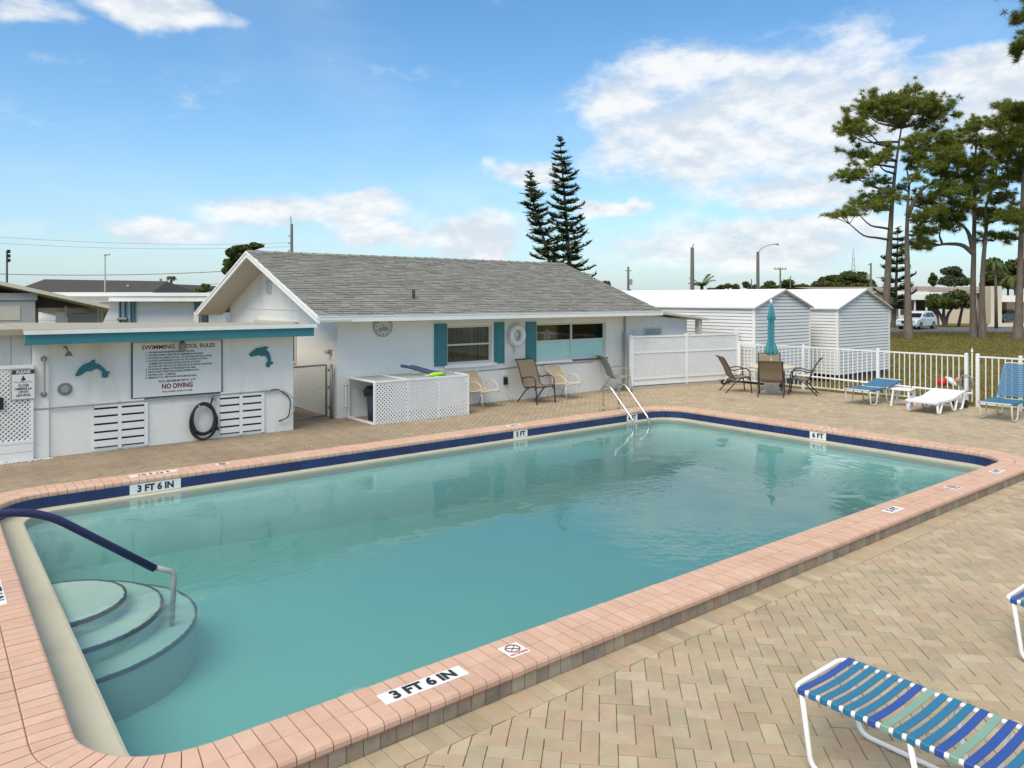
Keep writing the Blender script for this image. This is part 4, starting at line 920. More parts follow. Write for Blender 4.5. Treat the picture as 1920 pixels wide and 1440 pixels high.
sling_chair('sage green sling chair facing right below the end of the wide window', (14.72, 14.08, 0), facing(.95, -.42), 'sagesling', 'sagemetal', .52, .42, .96, 'loop', .012, CG)
TG = 'brown chairs around the patio table'
TC = Vector((17.72, 11.30, 0))
sling_chair('brown sling chair at the patio table nearest the lattice fence, seen from its side', (17.18, 12.02, 0), facing(.80, -.62), 'brownsling', 'brownmetal', .56, .42, .95, 'loop', .016, TG)
sling_chair('brown sling chair at the patio table with its back to the pool', (17.17, 10.95, 0), facing(.86, .50), 'brownsling', 'brownmetal', .58, .42, .92, 'loop', .016, TG)
sling_chair('brown sling chair at the patio table nearest the blue lounger, seen from its side', (18.12, 10.62, 0), facing(-.45, .9), 'brownsling', 'brownmetal', .56, .42, .95, 'loop', .016, TG)
sling_chair('brown sling chair on the far side of the patio table by the fence', (18.52, 11.86, 0), facing(-.8, -.55), 'brownsling', 'brownmetal', .58, .42, .95, 'loop', .016, TG)
tb = thing('patio_table', 'round beige patio table under the folded teal umbrella', 'table', TC)
MB().lathe([(.03, .715), (.58, .715), (.60, .705), (.60, .68), (.57, .67), (.03, .67)], TC, 40).build('top', M['beige'], tb, bevel=.004)
MB().lathe([(.27, .0), (.27, .03), (.20, .06), (.17, .36), (.14, .40)], TC, 28).build('base', M['creammetal'], tb, smooth=False)
MB().tube([TC + Vector((0, 0, .35)), TC + Vector((0, 0, .67))], .03, 12).build('stem', M['creammetal'], tb)
um = thing('patio_umbrella', 'folded teal patio umbrella with white finial standing in the table', 'umbrella', TC)
MB().tube([TC + Vector((0, 0, .40)), TC + Vector((0, 0, 2.40))], .021, 12).build('pole', M['winframe'], um)
mb = MB(); n = 48; prof = [(.03, 2.36, .1), (.055, 2.30, .2), (.085, 2.12, .3), (.11, 1.99, .32), (.075, 1.96, .25), (.085, 1.80, .3), (.09, 1.60, .3), (.085, 1.45, .28), (.095, 1.36, .3), (.15, 1.20, .28), (.19, 1.10, .26), (.175, 1.045, .26), (.10, 1.02, .2)]
for r, z, k in prof:
    for i in range(n):
        a = 2*math.pi*i/n; rr = r * .78 * (1 + k * math.sin(a * 8 + z * 2) + .08 * math.sin(a * 3 + z * 5)); zz = z + (.03 * math.sin(a * 8 + 1) if z < 1.15 or 1.9 < z < 2.05 else 0)
        mb.v.append((TC.x + rr*math.cos(a), TC.y + rr*math.sin(a), zz))
for i in range(len(prof) - 1):
    for k in range(n): l = (k+1) % n; mb.f.append((i*n+k, i*n+l, (i+1)*n+l, (i+1)*n+k))
auto_smooth(mb.build('canopy', M['canopy'], um), 50)
MB().lathe([(.02, 2.38), (.035, 2.41), (.03, 2.46), (.012, 2.48)], (TC.x, TC.y, 0), 12).build('finial', M['white'], um, smooth=True)

# ------------------------------------------------------------------ strap loungers
def strap_mesh(w, sw, mt, r=.015):
    h = w / 2 + r + .002; zt = r + .003; pr = [(-h, -r), (-h, zt - .006), (-h + .006, zt), (-w / 4, zt - .010), (0, zt - .014), (w / 4, zt - .010), (h - .006, zt), (h, zt - .006), (h, -r)]
    mb = MB(); k = len(pr)
    for x in (-sw / 2, sw / 2): mb.v += [(x, a, b) for a, b in pr]
    for x in (-sw / 2, sw / 2): mb.v += [(x, a * .99, b - .004) for a, b in pr]
    for i in range(k - 1): mb.f += [(i, i + 1, k + i + 1, k + i), (2*k + i, 3*k + i, 3*k + i + 1, 2*k + i + 1)]
    for i in range(k - 1): mb.f += [(i, 2*k + i, 2*k + i + 1, i + 1), (k + i, k + i + 1, 3*k + i + 1, 3*k + i)]
    return mb.mesh('strap', M[mt])
def lounger(label, loc, rz, w, back, colours, pitch, sw, L=1.85, hinge=1.12, z=.36, r=.015, leg_run=.26, group=None):
    t = thing('strap_lounger', label, 'lounger', loc, rz, group); h = w / 2; R_ = MB
    R_().tube(fillet([(hinge, -h, z), (0, -h, z), (0, h, z), (hinge, h, z)], .07, 6) + [], r, 10).build('seat_frame', M['creammetal' if group else 'white'], t, False, smooth=True)
    cb, sb_ = math.cos(back), math.sin(back); bl = L - hinge
    bp = lambda s, y, dz=0: (hinge + .02 + s * cb - dz * sb_, y, z + s * sb_ + dz * cb)
    R_().tube(fillet([bp(0, -h), bp(bl, -h), bp(bl, h), bp(0, h)], .07, 6), r, 10).build('back_frame', M['creammetal' if group else 'white'], t, False, smooth=True)
    R_().tube([(hinge, -h, z), (hinge, h, z)], r * .9, 8).build('crossbar', M['creammetal' if group else 'white'], t, False)
    for x0, sgn in ((.05, 1), (hinge + .38, -1)):
        for s in (-1, 1):
            zt = z
            R_().tube(fillet([(x0, s * h, zt), (x0 + sgn * .06, s * h, .016), (x0 + sgn * (.06 + leg_run), s * h, .016), (x0 + sgn * (.14 + leg_run), s * h, zt)], .07, 6), r, 10).build('leg', M['creammetal' if group else 'white'], t, False, smooth=True)
    if back > .05:
        for s in (-1, 1): R_().tube([bp(bl * .55, s * h * .96), (hinge + .30, s * h * .96, z * .9)], r * .8, 8).build('back_strut', M['creammetal' if group else 'white'], t, False)
        for s in (-1, 1): R_().tube([(hinge, s * h, z), (hinge + .40, s * h, z)], r, 8).build('rear_rail', M['creammetal' if group else 'white'], t, False)
    else:
        for s in (-1, 1): R_().tube([(hinge, s * h, z), (hinge + .40, s * h, z)], r, 8).build('rear_rail', M['creammetal' if group else 'white'], t, False)
    ms_ = {}
    i = 0; x = .035 + sw / 2
    while x < L - .05:
        c = colours[i % len(colours)]; i += 1
        if c not in ms_: ms_[c] = strap_mesh(w, sw, 'strap%d' % c, r)
        if abs(x - hinge - .01) > sw * .7:
            o = link('strap', ms_[c], t)
            if x < hinge: o.location = (x, 0, z)
            else: o.location = bp(x - hinge, 0); o.rotation_euler = (0, -back, 0)
        x += pitch
    return t
lounger('white framed lounger with blue and sage vinyl straps in the near corner', (4.20, 2.36, LOW), R(-90), .55, R(30), [0, 1, 1, 1, 1, 1, 0, 2, 1, 1, 1, 0, 2, 0, 0, 1, 0, 2, 1], .0665, .043, z=.43, leg_run=.72)
lounger('blue strap lounger cut off by the edge of the picture beyond the near one', (6.60, 2.08, LOW), R(-90), .55, R(30), [0, 1, 0, 1, 1], .0665, .043, z=.43, leg_run=.72)
LG = 'loungers along the picket fence'
lounger('flat blue strap lounger beside the small white side table', (17.22, 8.74, 0), 0, .58, R(9), [3, 1, 3, 3], .052, .046, L=1.7, hinge=.85, group=LG)
lounger('blue strap lounger with raised back at the right end of the fence', (17.2, 5.86, 0), 0, .58, R(58), [3, 3, 1, 3], .056, .046, L=1.85, hinge=.98, group=LG)
wl_ = thing('resin_lounger', 'white resin sun lounger with curved legs beside the picket fence', 'lounger', (17.05, 7.22, 0), 0, LG)
prof = [(0, .25), (.05, .27), (.5, .265), (.8, .275), (1.05, .33), (1.3, .38), (1.5, .41)]
sm = fillet([Vector((a, 0, b)) for a, b in prof], .12, 3); mb = MB(); h = .31; nx = 4; n = len(sm)
for th in (0, -.01):
    for p in sm:
        for k in range(nx + 1): u = -1 + 2*k/nx; mb.v.append((p.x, u * (h - .02), p.z + th - .012 * (1 - u*u)))
for i in range(n - 1):
    for k in range(nx): a = i*(nx+1)+k; q = n*(nx+1); mb.f += [(a, a+nx+1, a+nx+2, a+1), (q+a, q+a+1, q+a+nx+2, q+a+nx+1)]
auto_smooth(mb.build('sling', M['plastic'], wl_, False, fix=False))
for s in (-1, 1):
    mb = MB()
    for i in range(n - 1): mb.bar((sm[i].x, s*h, sm[i].z - .01), (sm[i+1].x, s*h, sm[i+1].z - .01), .05, .045)
    mb.build('side_beam', M['plastic'], wl_, False)
    for xa, xb, xc in ((.03, .06, .30), (.66, .84, 1.06)):
        MB().tube(fillet([(xa + .02, s*h, .25), (xb + .02, s*h, .02), (xb + .12, s*h, .02), (xc, s*h, .26)], .05, 4), .026, 8).build('leg', M['plastic'], wl_, False, smooth=True)
    MB().tube(fillet([(1.40, s*h, .38), (1.44, s*h, .22), (1.32, s*h, .02), (1.24, s*h, .02)], .12, 5), .026, 8).build('leg', M['plastic'], wl_, False, smooth=True)
for x in (.03, .8, 1.48):
    z = .255 if x < .5 else (.27 if x < 1 else .405); MB().bar((x, -h, z - .01), (x, h, z - .01), .05, .04).build('cross_beam', M['plastic'], wl_, False)
stb = thing('side_table', 'small white plastic side table between the loungers', 'side table', (17.95, 8.0, 0), R(8), LG)
MB().box(-.21, -.21, .37, .21, .21, .41).build('top', M['plastic'], stb, False, bevel=.015)
for a in (-1, 1):
    for b2 in (-1, 1): MB().add([(a*x + dx, b2*y + dy, z) for x, y, z in ((.16, .16, .372), (.20, .20, 0)) for dx, dy in ((-.035, -.02), (.035, -.02), (.035, .02), (-.035, .02))], [(0,1,2,3),(4,7,6,5),(0,4,5,1),(1,5,6,2),(2,6,7,3),(3,7,4,0)]).build('leg', M['plastic'], stb, False, bevel=.006)
MB().box(-.17, -.185, .32, .17, -.165, .371).box(-.17, .165, .32, .17, .185, .371).build('apron', M['plastic'], stb, False)

# ------------------------------------------------------------------ picket fence and lattice screen
FX = 19.2
fn = thing('picket_fence', 'long white metal picket fence along the right end of the pool deck', 'fence', (FX, 9, 0))
posts = [13.30, 11.24, 9.18, 7.12, 6.88, 6.02, 3.96, 1.9, -.2]
for y in posts:
    p = MB().box(FX - .035, y - .035, -.02, FX + .035, y + .035, 1.21).build('post', M['white'], fn, bevel=.004)
    MB().add([(FX-.04, y-.04, 1.21), (FX+.04, y-.04, 1.21), (FX+.04, y+.04, 1.21), (FX-.04, y+.04, 1.21), (FX, y, 1.235)], [(0,1,4),(1,2,4),(2,3,4),(3,0,4),(3,2,1,0)]).build('cap', M['white'], p)
pk = MB().box(-.010, -.010, .06, .010, .010, 1.165).mesh('picket', M['white'])
for i in range(len(posts) - 1):
    a, b2 = posts[i] - .035, posts[i + 1] + .035
    if a - b2 < .3: continue
    for z in (1.155, .075): MB().box(FX - .016, b2, z - .018, FX + .016, a, z + .018).build('rail', M['white'], fn)
    n = round((a - b2) / .1225)
    for k in range(1, n): link('picket', pk, fn, (0, a - (a - b2) * k / n - 9, 0))
MB().lathe([(.018, 1.2), (.012, 1.24), (.026, 1.27), (.016, 1.31), (.002, 1.36)], (FX, 7.0, 0), 10).tube([(FX, 7.0, .1), (FX, 7.0, 1.2)], .016, 8).build('gate_stop', M['white'], fn)
pole = thing('vacuum_pole', 'long white pole strapped low along the inside of the picket fence', 'pole', (FX - .09, 10, .3))
MB().tube([(FX - .10, 13.1, .40), (FX - .10, 6.95, .30)], .027, 10).build('tube', M['white'], pole, smooth=True)
for y in (11.4, 9.6, 8.3, 7.5): MB().tube([(FX - .10 + .034*math.cos(a*.5236), y, .30 + (y - 6.95) / 6.15 * .1 + .034*math.sin(a*.5236)) for a in range(12)], .008, 5, closed=True).build('strap', M['black'], pole)
lf = thing('lattice_screen', 'white lattice privacy screen between the clubhouse and the picket fence', 'fence', (15.32, 14.08, 0), math.atan2(-.73, 3.83))
LL = 3.90
for x0, x1 in ((.06, 1.92), (1.98, LL - .04)):
    tag(lattice(x0, x1, .16, 1.42, 0, .064, .026, .006).build('lattice', M['white'], lf, False, fix=False), kind='stuff')
    for z0, z1 in ((.10, .16), (1.42, 1.47), (.26, .31), (.98, 1.02)): MB().box(x0, -.022, z0, x1, .014, z1).build('rail', M['white'], lf, False)
    MB().box(x0 - .03, -.02, .10, x0 + .0, .012, 1.47).build('stile', M['white'], lf, False)
for x in (0, 1.95, LL): MB().box(x - .04, -.01, -.02, x + .04, .07, 1.50 if x < LL else 1.60).build('post', M['white'], lf, False, bevel=.004)
MB().box(0, .015, .1, LL, .02, 1.44).build('backing_sheet', M['greysiding'], lf, False)
MB().box(0, -.03, -.01, LL, .03, .07).build('kerb', M['concrete'], lf, False)
rc = thing('hose_cart', 'white tube hose cart by the corner of the lattice screen', 'hose cart', (18.6, 13.05, 0))
MB().tube(fillet([(18.30, 13.22, .05), (18.45, 13.05, .40), (18.95, 12.85, .40), (18.95, 12.85, .1)], .06, 4), .02, 8).tube([(18.45, 13.05, .40), (18.62, 13.30, .1)], .018, 8).build('frame', M['white'], rc, smooth=True)
for x, y in ((18.30, 13.22), (18.62, 13.30)): MB().prism([(.075*math.cos(2*math.pi*i/16), .075 + .075*math.sin(2*math.pi*i/16)) for i in range(16)], (x, y, 0), (.9, -.4, 0), (0, 0, 1), (.02, .04, 0)).build('wheel', M['black'], rc)
MB().tube([(18.35, 13.2, .1), (18.95, 12.9, .06)], .035, 8).build('axle', M['darkgrey'], rc)
# toys and vacuum cart hung at the fence gate
bl_ = thing('beach_ball', 'red beach ball hanging behind the picket fence', 'ball', (19.34, 7.70, .38))
mb = MB(); mb.lathe([(.115*math.sin(math.pi*i/10)+.0005, .42 - .115*math.cos(math.pi*i/10)) for i in range(11)], (19.34, 7.70, .075), 20, cap=False); mb.build('ball', M['red'], bl_, smooth=True)
bag = thing('float_bag', 'white folded pool float hung outside the fence next to the red ball', 'pool float', (19.3, 7.45, .4))
MB().tube([(19.30, 7.61, .62), (19.30, 7.53, .57), (19.30, 7.41, .47), (19.30, 7.35, .43)], [.02, .06, .07, .02], 10).build('fold', M['plastic'], bag, smooth=True); MB().tube([(19.30, 7.56, .46), (19.29, 7.46, .43), (19.30, 7.36, .47)], [.02, .04, .02], 8).build('strap', M['darkgrey'], bag)
ofl = tag(MB().tube([(19.31, 7.41, .53), (19.30, 7.35, .57), (19.30, 7.28, .54), (19.31, 7.25, .45)], [.03, .07, .07, .03], 10).build('orange_float', M['orange'], smooth=True), 'pale orange foam float outside the fence beside the hose loop', 'pool float')
vc = thing('vacuum_cart', 'two wheeled pool vacuum cart with a hose loop by the fence gate', 'cart', (18.75, 7.1, 0))
MB().tube([(18.80 + .0*i, 6.98 + .15*math.cos(2*math.pi*i/28), .56 + .19*math.sin(2*math.pi*i/28)) for i in range(28)], .014, 6, closed=True).tube([(18.84, 6.99 + .12*math.cos(2*math.pi*i/28), .54 + .16*math.sin(2*math.pi*i/28)) for i in range(28)], .012, 6, closed=True).build('hose_loop', M['galv'], vc, smooth=True)
MB().box(18.72, 6.98, .08, 18.95, 7.22, .34).build('tank', M['plastic'], vc, bevel=.03); MB().tube([(18.9, 7.1, .3), (18.95, 7.1, .85)], .016, 8).build('handle', M['darkgrey'], vc)
for y in (6.95, 7.25): MB().prism([(.09*math.cos(2*math.pi*i/18), .09 + .09*math.sin(2*math.pi*i/18)) for i in range(18)], (18.78, y, 0), (1, 0, 0), (0, 0, 1), (0, .03, 0)).build('wheel', M['black'], vc)

# ------------------------------------------------------------------ storage sheds
def shed(label, x0, x1, y0, y1, zb, ze, za):
    s = thing('storage_shed', label, 'shed', (x0, y0, zb), 0, 'storage sheds beyond the fence'); xm = (x0 + x1) / 2
    MB().box(x0 + .03, y0 + .03, zb, x1 - .03, y1 - .03, ze).prism([(x0 + .03, ze + .001), (x1 - .03, ze + .001), (xm, za - .04)], (0, y0 + .03, 0), (1, 0, 0), (0, 0, 1), (0, y1 - y0 - .06, 0)).build('wall', M['greysiding'], s)  # darker wall behind the boards puts the groove shade into its colour
    p = .102; n = int((za - zb) / p) + 1
    for k in range(n):
        z0 = zb + k * p; z1 = min(z0 + p * .84, za - .03)
        def xr(z): 
            f = 0 if z <= ze else (z - ze) / (za - ze) * (x1 - x0) / 2
            return x0 + .02 + f, x1 - .02 - f
        a0, b0 = xr(z0); a1, b1 = xr(z1)
        if b1 - a1 < .05: continue
        MB().add([(a0, y0 - .03, z0), (b0, y0 - .03, z0), (b1, y0 - .018, z1), (a1, y0 - .018, z1), (a0, y0 + .028, z0), (b0, y0 + .028, z0), (b1, y0 + .028, z1), (a1, y0 + .028, z1)], [(0, 1, 2, 3), (4, 5, 1, 0), (3, 2, 6, 7)]).build('siding_board', M['siding'], s, fix=False)
        if z1 <= ze + .01:
            MB().add([(x0 - .03, y1, z0), (x0 - .03, y0 + .03, z0), (x0 - .018, y0 + .03, z1), (x0 - .018, y1, z1), (x0 + .028, y1, z0), (x0 + .028, y0 + .03, z0), (x0 + .028, y0 + .03, z1), (x0 + .028, y1, z1)], [(0, 1, 2, 3), (4, 5, 1, 0), (3, 2, 6, 7)]).build('siding_board', M['siding'], s, fix=False)
    for x in (x0, x1): MB().box(x - .035, y0 - .035, zb, x + .04, y0 + .04, ze + .01).build('corner_trim', M['trim'], s)
    ov = .10; sl2 = (za - ze) / ((x1 - x0) / 2)
    for sg_ in (-1, 1):
        xe = xm + sg_ * ((x1 - x0) / 2 + ov); zE = ze - ov * sl2
        MB().add([(xm, y0 - ov, za + .03), (xe, y0 - ov, zE + .03), (xe, y1 + ov, zE + .03), (xm, y1 + ov, za + .03), (xm, y0 - ov, za - .02), (xe, y0 - ov, zE - .02), (xe, y1 + ov, zE - .02), (xm, y1 + ov, za - .02)],
                 [(0,1,2,3),(7,6,5,4),(0,4,5,1),(1,5,6,2),(2,6,7,3)]).build('roof_panel', M['roofwhite'], s)
        MB().bar((xm, y0 - ov - .006, za - .025), (xe, y0 - ov - .006, zE - .025), .012, .05, (0, 0, 1)).build('rake_trim', M['grey'], s)
    for k in range(4):
        y = y0 + .15 + k * (y1 - y0 - .3) / 3; box('skid', M['woodpole'], s, x0 + .05, y - .08, GZ, x1 - .05, y + .08, zb - .002)
    return s
shed('white lap sided storage shed behind the patio umbrella', 19.40, 22.42, 12.93, 21.5, .03, 2.262, 2.775)
shed('white lap sided storage shed to the right, nearest the lawn', 23.25, 26.75, 12.42, 20.5, .03, 2.205, 2.81)
# ------------------------------------------------------------------ trees
def clump(mb, c, r, n, rng, up=.35, wd=.035):
    for _ in range(n):
        d = Vector((rng.gauss(0, 1), rng.gauss(0, 1), rng.gauss(up, .8))).normalized(); l = r * rng.uniform(.7, 1.15)
        s = d.orthogonal().normalized(); s = (s * math.cos(a := rng.uniform(0, 6.28)) + d.cross(s) * math.sin(a)) * wd
        b = c + d * (l * .12); t = c + d * l + Vector((0, 0, -l * .10)); mb.add([b - s, b + s, t], [(0, 1, 2)], rng.random())
def lerp(P, t):
    t = max(0, min(.9999, t)) * (len(P) - 1); i = int(t); return P[i].lerp(P[i + 1], t - i)
def pine(label, d, trunk, puffs, r0=.34, seed=1, extra=(), dens=1.0):
    rng = random.Random(seed); T = [at(x, y, d) for x, y in trunk]; base = T[0].copy(); base.z = GZ; T[0] = base
    t = thing('pine_tree', label, 'tree', base, 0, 'tall pines on the lawn'); m = d / FPX
    P = fillet(T, 1.5, 4); n = len(P); zt = P[-1].z
    rad = [max(.05, r0 * .74 * (1 - .82 * ((p.z - base.z) / (zt - base.z)) ** 1.1)) for p in P]; rad[0] *= 1.35
    tk = MB().tube(P, rad, 12); cr = MB(); br = MB()
    for ex in extra:
        E_ = [at(x, y, d) for x, y in ex]; E_ = fillet(E_, 1.0, 3); tk.tube(E_, [max(.05, .17 * (1 - i / len(E_) * .7)) for i in range(len(E_))], 8)
    attach = [p for p in P if p.z > base.z + .45 * (zt - base.z)] + [q for ex in extra for q in fillet([at(x, y, d) for x, y in ex], 1.0, 3)[2:]]
    for (x, y, rx, ry) in puffs:
        dd = rng.uniform(-2.2, 2.2); c = at(x, y, d + dd)
        cand = sorted(attach, key=lambda q: (q - c).length + 1.2 * max(0, q.z - c.z + .5 * (Vector((q.x, q.y)) - Vector((c.x, c.y))).length * .4))
        a = cand[0]
        mid = a.lerp(c, .55) + Vector((rng.uniform(-.2, .2), rng.uniform(-.2, .2), -.12 * (c - a).length + rng.uniform(-.1, .1)))
        L_ = [a, a.lerp(mid, .5) + Vector((0, 0, .04)), mid, mid.lerp(c, .6), c]; br.tube(fillet(L_, .5, 2), [max(.02, .085 - .006 * i) for i in range(len(fillet(L_, .5, 2)))], 6)
        rx, ry = rx * 1.22, ry * 1.2; k = max(12, int(rx * ry / 9 * dens))
        rt3, fw3 = Vector((RT.x, RT.y, 0)), Vector((FW.x, FW.y, 0))
        subs = [(c, 1.0)] + [(c + rt3 * (rng.gauss(0, .75) * rx * m) + fw3 * (rng.gauss(0, .9) * rx * m) + Vector((0, 0, rng.gauss(-.15, .6) * ry * m)), .5) for _ in range(4)]
        for sc, sk in subs:
            if sk < 1: br.tube([mid.lerp(c, .6), sc], [.03, .015], 4, cap=False)
            for _ in range(max(4, int(k * (.75 if sk == 1 else .32)))):
                u = Vector((rng.gauss(0, .5), rng.gauss(0, .5), rng.gauss(0, .42)))
                q = sc + rt3 * (u.x * rx * m * sk * 1.1) + fw3 * (u.y * rx * m * sk) + Vector((0, 0, u.z * ry * m * max(sk, .8)))
                clump(cr, q, rng.uniform(.26, .44), 50, rng, .45, .016); br.tube([sc.lerp(c, .3), q.lerp(sc, .4) - Vector((0, 0, .12)), q], [.026, .018, .010], 4, cap=False)
    auto_smooth(tk.build('trunk', M['bark'], t), 70); tag(br.build('branches', M['barkgrey'], t, fix=False), kind='stuff'); cr.build('crown', M['needle'], t, fix=False)
    return t
pine('tall pine with a broad flat crown, trunk rising behind the right shed', 52, [(1659, 634), (1662, 560), (1668, 450), (1674, 360), (1682, 290), (1690, 240)],
     [(1640,195,28,13),(1680,190,34,13),(1720,188,30,13),(1750,200,16,12),(1756,216,16,15),(1620,210,14,10),(1600,240,22,11),(1582,246,10,9),(1626,244,16,8),(1595,284,12,7),(1618,286,12,6),(1730,225,28,11),(1690,218,14,7),(1610,322,17,11),(1600,330,10,7),(1640,300,17,8),(1640,338,16,7),(1660,290,14,8),(1625,378,26,11),(1600,392,18,8),(1575,404,13,5),(1650,372,16,9),(1720,262,20,9),(1665,205,20,9)], .38, 3)
pine('tall pine standing alone in front of the white car', 51, [(1703, 634), (1702, 540), (1700, 440), (1702, 385), (1705, 345), (1700, 315)],
     [(1740,275,26,11),(1715,278,18,9),(1770,268,20,15),(1786,286,18,13),(1710,302,14,8),(1740,308,22,10),(1766,322,16,9),(1756,362,26,8),(1742,378,20,9),(1740,402,16,10),(1727,445,16,7),(1772,345,18,9),(1730,428,13,7),(1712,335,12,7),(1690,352,12,7)], .34, 5, extra=[[(1702, 405), (1712, 380), (1730, 352), (1765, 335)]])
pine('left of the paired pines at the middle of the lawn', 53, [(1826, 632), (1824, 540), (1826, 470), (1827, 400), (1828, 310), (1832, 245)],
     [(1815,240,16,9),(1828,262,18,11),(1850,228,14,9),(1835,300,20,11),(1812,310,16,11),(1825,350,22,12),(1800,330,16,12),(1790,360,22,12),(1775,390,26,10),(1755,400,18,8),(1765,425,24,8),(1740,454,14,5),(1815,378,18,9),(1725,462,12,5),(1790,410,18,8),(1780,300,14,10)], .30, 9, extra=[[(1826, 480), (1818, 440), (1808, 424), (1785, 412)], [(1824, 475), (1805, 458), (1770, 457), (1750, 462)]])
pine('right of the paired pines at the middle of the lawn', 52.5, [(1842, 632), (1841, 540), (1845, 470), (1850, 428), (1846, 392), (1866, 340), (1872, 290)],
     [(1870,300,18,12),(1855,340,16,9),(1872,370,20,9),(1886,402,20,12),(1860,396,18,9),(1872,442,22,8),(1840,402,12,9),(1890,332,16,9),(1880,275,14,9),(1858,268,12,8),(1848,318,14,8)], .28, 11)
pine('tall dark pine at the right edge of the lawn', 50, [(1908, 636), (1912, 540), (1915, 440), (1918, 350), (1922, 230)],
     [(1900,205,20,13),(1880,200,13,8),(1868,225,15,9),(1906,240,24,16),(1912,286,20,15),(1900,322,18,9),(1906,402,20,11),(1922,210,20,15),(1935,260,25,18),(1896,266,14,11),(1925,330,20,14),(1930,400,20,12),(1895,445,14,7),(1940,300,22,16)], .34, 13)
pine('pine beyond the right edge whose highest boughs reach into the top corner', 44, [(1990, 646), (1985, 500), (1978, 300), (1970, 100), (1965, -30)],
     [(1914,26,11,8),(1908,88,13,9),(1925,84,12,8),(1935,30,16,10),(1960,-10,28,14),(1990,30,28,18),(1960,80,22,12),(2000,120,28,16),(1980,190,24,14)], .36, 17)
def norfolk(label, d, trunk, prof, r0=.22, seed=1, lev=.62, group=None):
    rng = random.Random(seed); T = [at(x, y, d) for x, y in trunk]; base = T[0].copy(); base.z = GZ; T[0] = base; m = d / FPX
    t = thing('norfolk_pine', label, 'tree', base, 0, group); P = fillet(T, 1, 4); zt = P[-1].z
    auto_smooth(MB().tube(P, [max(.02, r0 * (1 - (p.z - base.z) / (zt - base.z)) + .02) for p in P], 10).build('trunk', M['barkgrey'], t), 70)
    cr = MB(); z = zt - .15
    def rad(z):
        y = HZ - (z - CAM_H) / m
        for (y0, r_), (y1, r2) in zip(prof, prof[1:]):
            if y0 <= y <= y1: return (r_ + (r2 - r_) * (y - y0) / (y1 - y0)) * m
        return prof[-1][1] * m
    def onz(z):
        for a, b2 in zip(P, P[1:]):
            if a.z <= z <= b2.z: return a.lerp(b2, (z - a.z) / (b2.z - a.z))
        return P[0]
    zl = at(0, prof[-1][0], d).z; i = 0
    while z > zl:
        c = onz(z); R0 = rad(z); nb = 6 if R0 > .5 else 5; ph = rng.uniform(0, 6.28)
        for k in range(nb):
            if R0 > .7 and rng.random() < .07: continue
            a = ph + 2*math.pi*k/nb + rng.uniform(-.3, .3); L_ = R0 * rng.uniform(.55, 1.12); dz_ = rng.uniform(-.12, .12); u = Vector((math.cos(a), math.sin(a), 0))
            pts = [c + u * (L_ * s) + Vector((0, 0, dz_ + L_ * (dz_ * s + .02 * math.sin(s * 3) - .06 * s + .34 * s ** 3))) for s in (0, .25, .5, .75, 1)]
            cr.tube(pts, [.04, .035, .03, .025, .015], 5)
            cr.rnd += [rng.random() * .3] * (len(cr.f) - len(cr.rnd))
            nn = max(14, int(L_ * 95)); sd_ = Vector((-u.y, u.x, 0))
            for _ in range(nn):
                s = rng.uniform(.12, 1) ** .8; q = lerp(pts, s); w = (.17 + .17 * s) * min(1, L_ / 1.0 + .35)
                e = q + sd_ * rng.gauss(0, w * .9) + u * rng.uniform(.0, .16) + Vector((0, 0, abs(rng.gauss(.10, .10)) * min(1.2, L_ + .3)))
                sw = (e - q).normalized().orthogonal() * .042; cr.add([q - sw, q + sw, e + sw * .5, e - sw * .5], [(0, 1, 2, 3)], rng.random())
        z -= lev * (.45 + .55 * min(1, R0 / 1.2)) * rng.uniform(.85, 1.15); i += 1
    cr.build('crown', M['norfolk'], t, fix=False); return t
NG = 'norfolk pines behind the clubhouse'
norfolk('taller norfolk pine rising behind the clubhouse roof', 58, [(1080, 570), (1067, 490), (1060, 390), (1050, 262), (1049, 254)], [(254, 2), (290, 15), (345, 28), (400, 33), (440, 40), (480, 42), (530, 44)], .24, 21, .66, NG)
norfolk('shorter leaning norfolk pine to the left of the taller one', 56, [(1048, 570), (1032, 495), (1012, 420), (997, 370), (993, 321)], [(321, 2), (345, 11), (375, 20), (410, 27), (450, 30), (490, 34), (530, 36)], .20, 23, .60, NG)
norfolk('dark norfolk pine standing between the lawn pines and the beige home', 70, [(1674, 612), (1680, 540), (1684, 425)], [(425, 2), (455, 14), (500, 26), (545, 33), (580, 34)], .2, 25, .85)
def leaves(mb, c, rad, n, size, rng, hollow=.25):
    size *= .8; n = int(n * 1.2)
    for _ in range(n):
        d = Vector((rng.gauss(0, 1), rng.gauss(0, 1), rng.gauss(0, 1))).normalized(); s = hollow + (1 - hollow) * rng.random() ** .5
        p = Vector(c) + Vector((d.x * rad[0] * s, d.y * rad[1] * s, d.z * rad[2] * s)); a = Vector((rng.gauss(0, 1), rng.gauss(0, 1), rng.gauss(.3, 1))).normalized(); b2 = a.orthogonal().normalized(); l = size * rng.uniform(.6, 1.4)
        a = b2.cross(a); mb.add([p - b2 * l * .5, p + a * l * .4, p + b2 * l * .5, p - a * l * .4], [(0, 1, 2, 3)], rng.random())
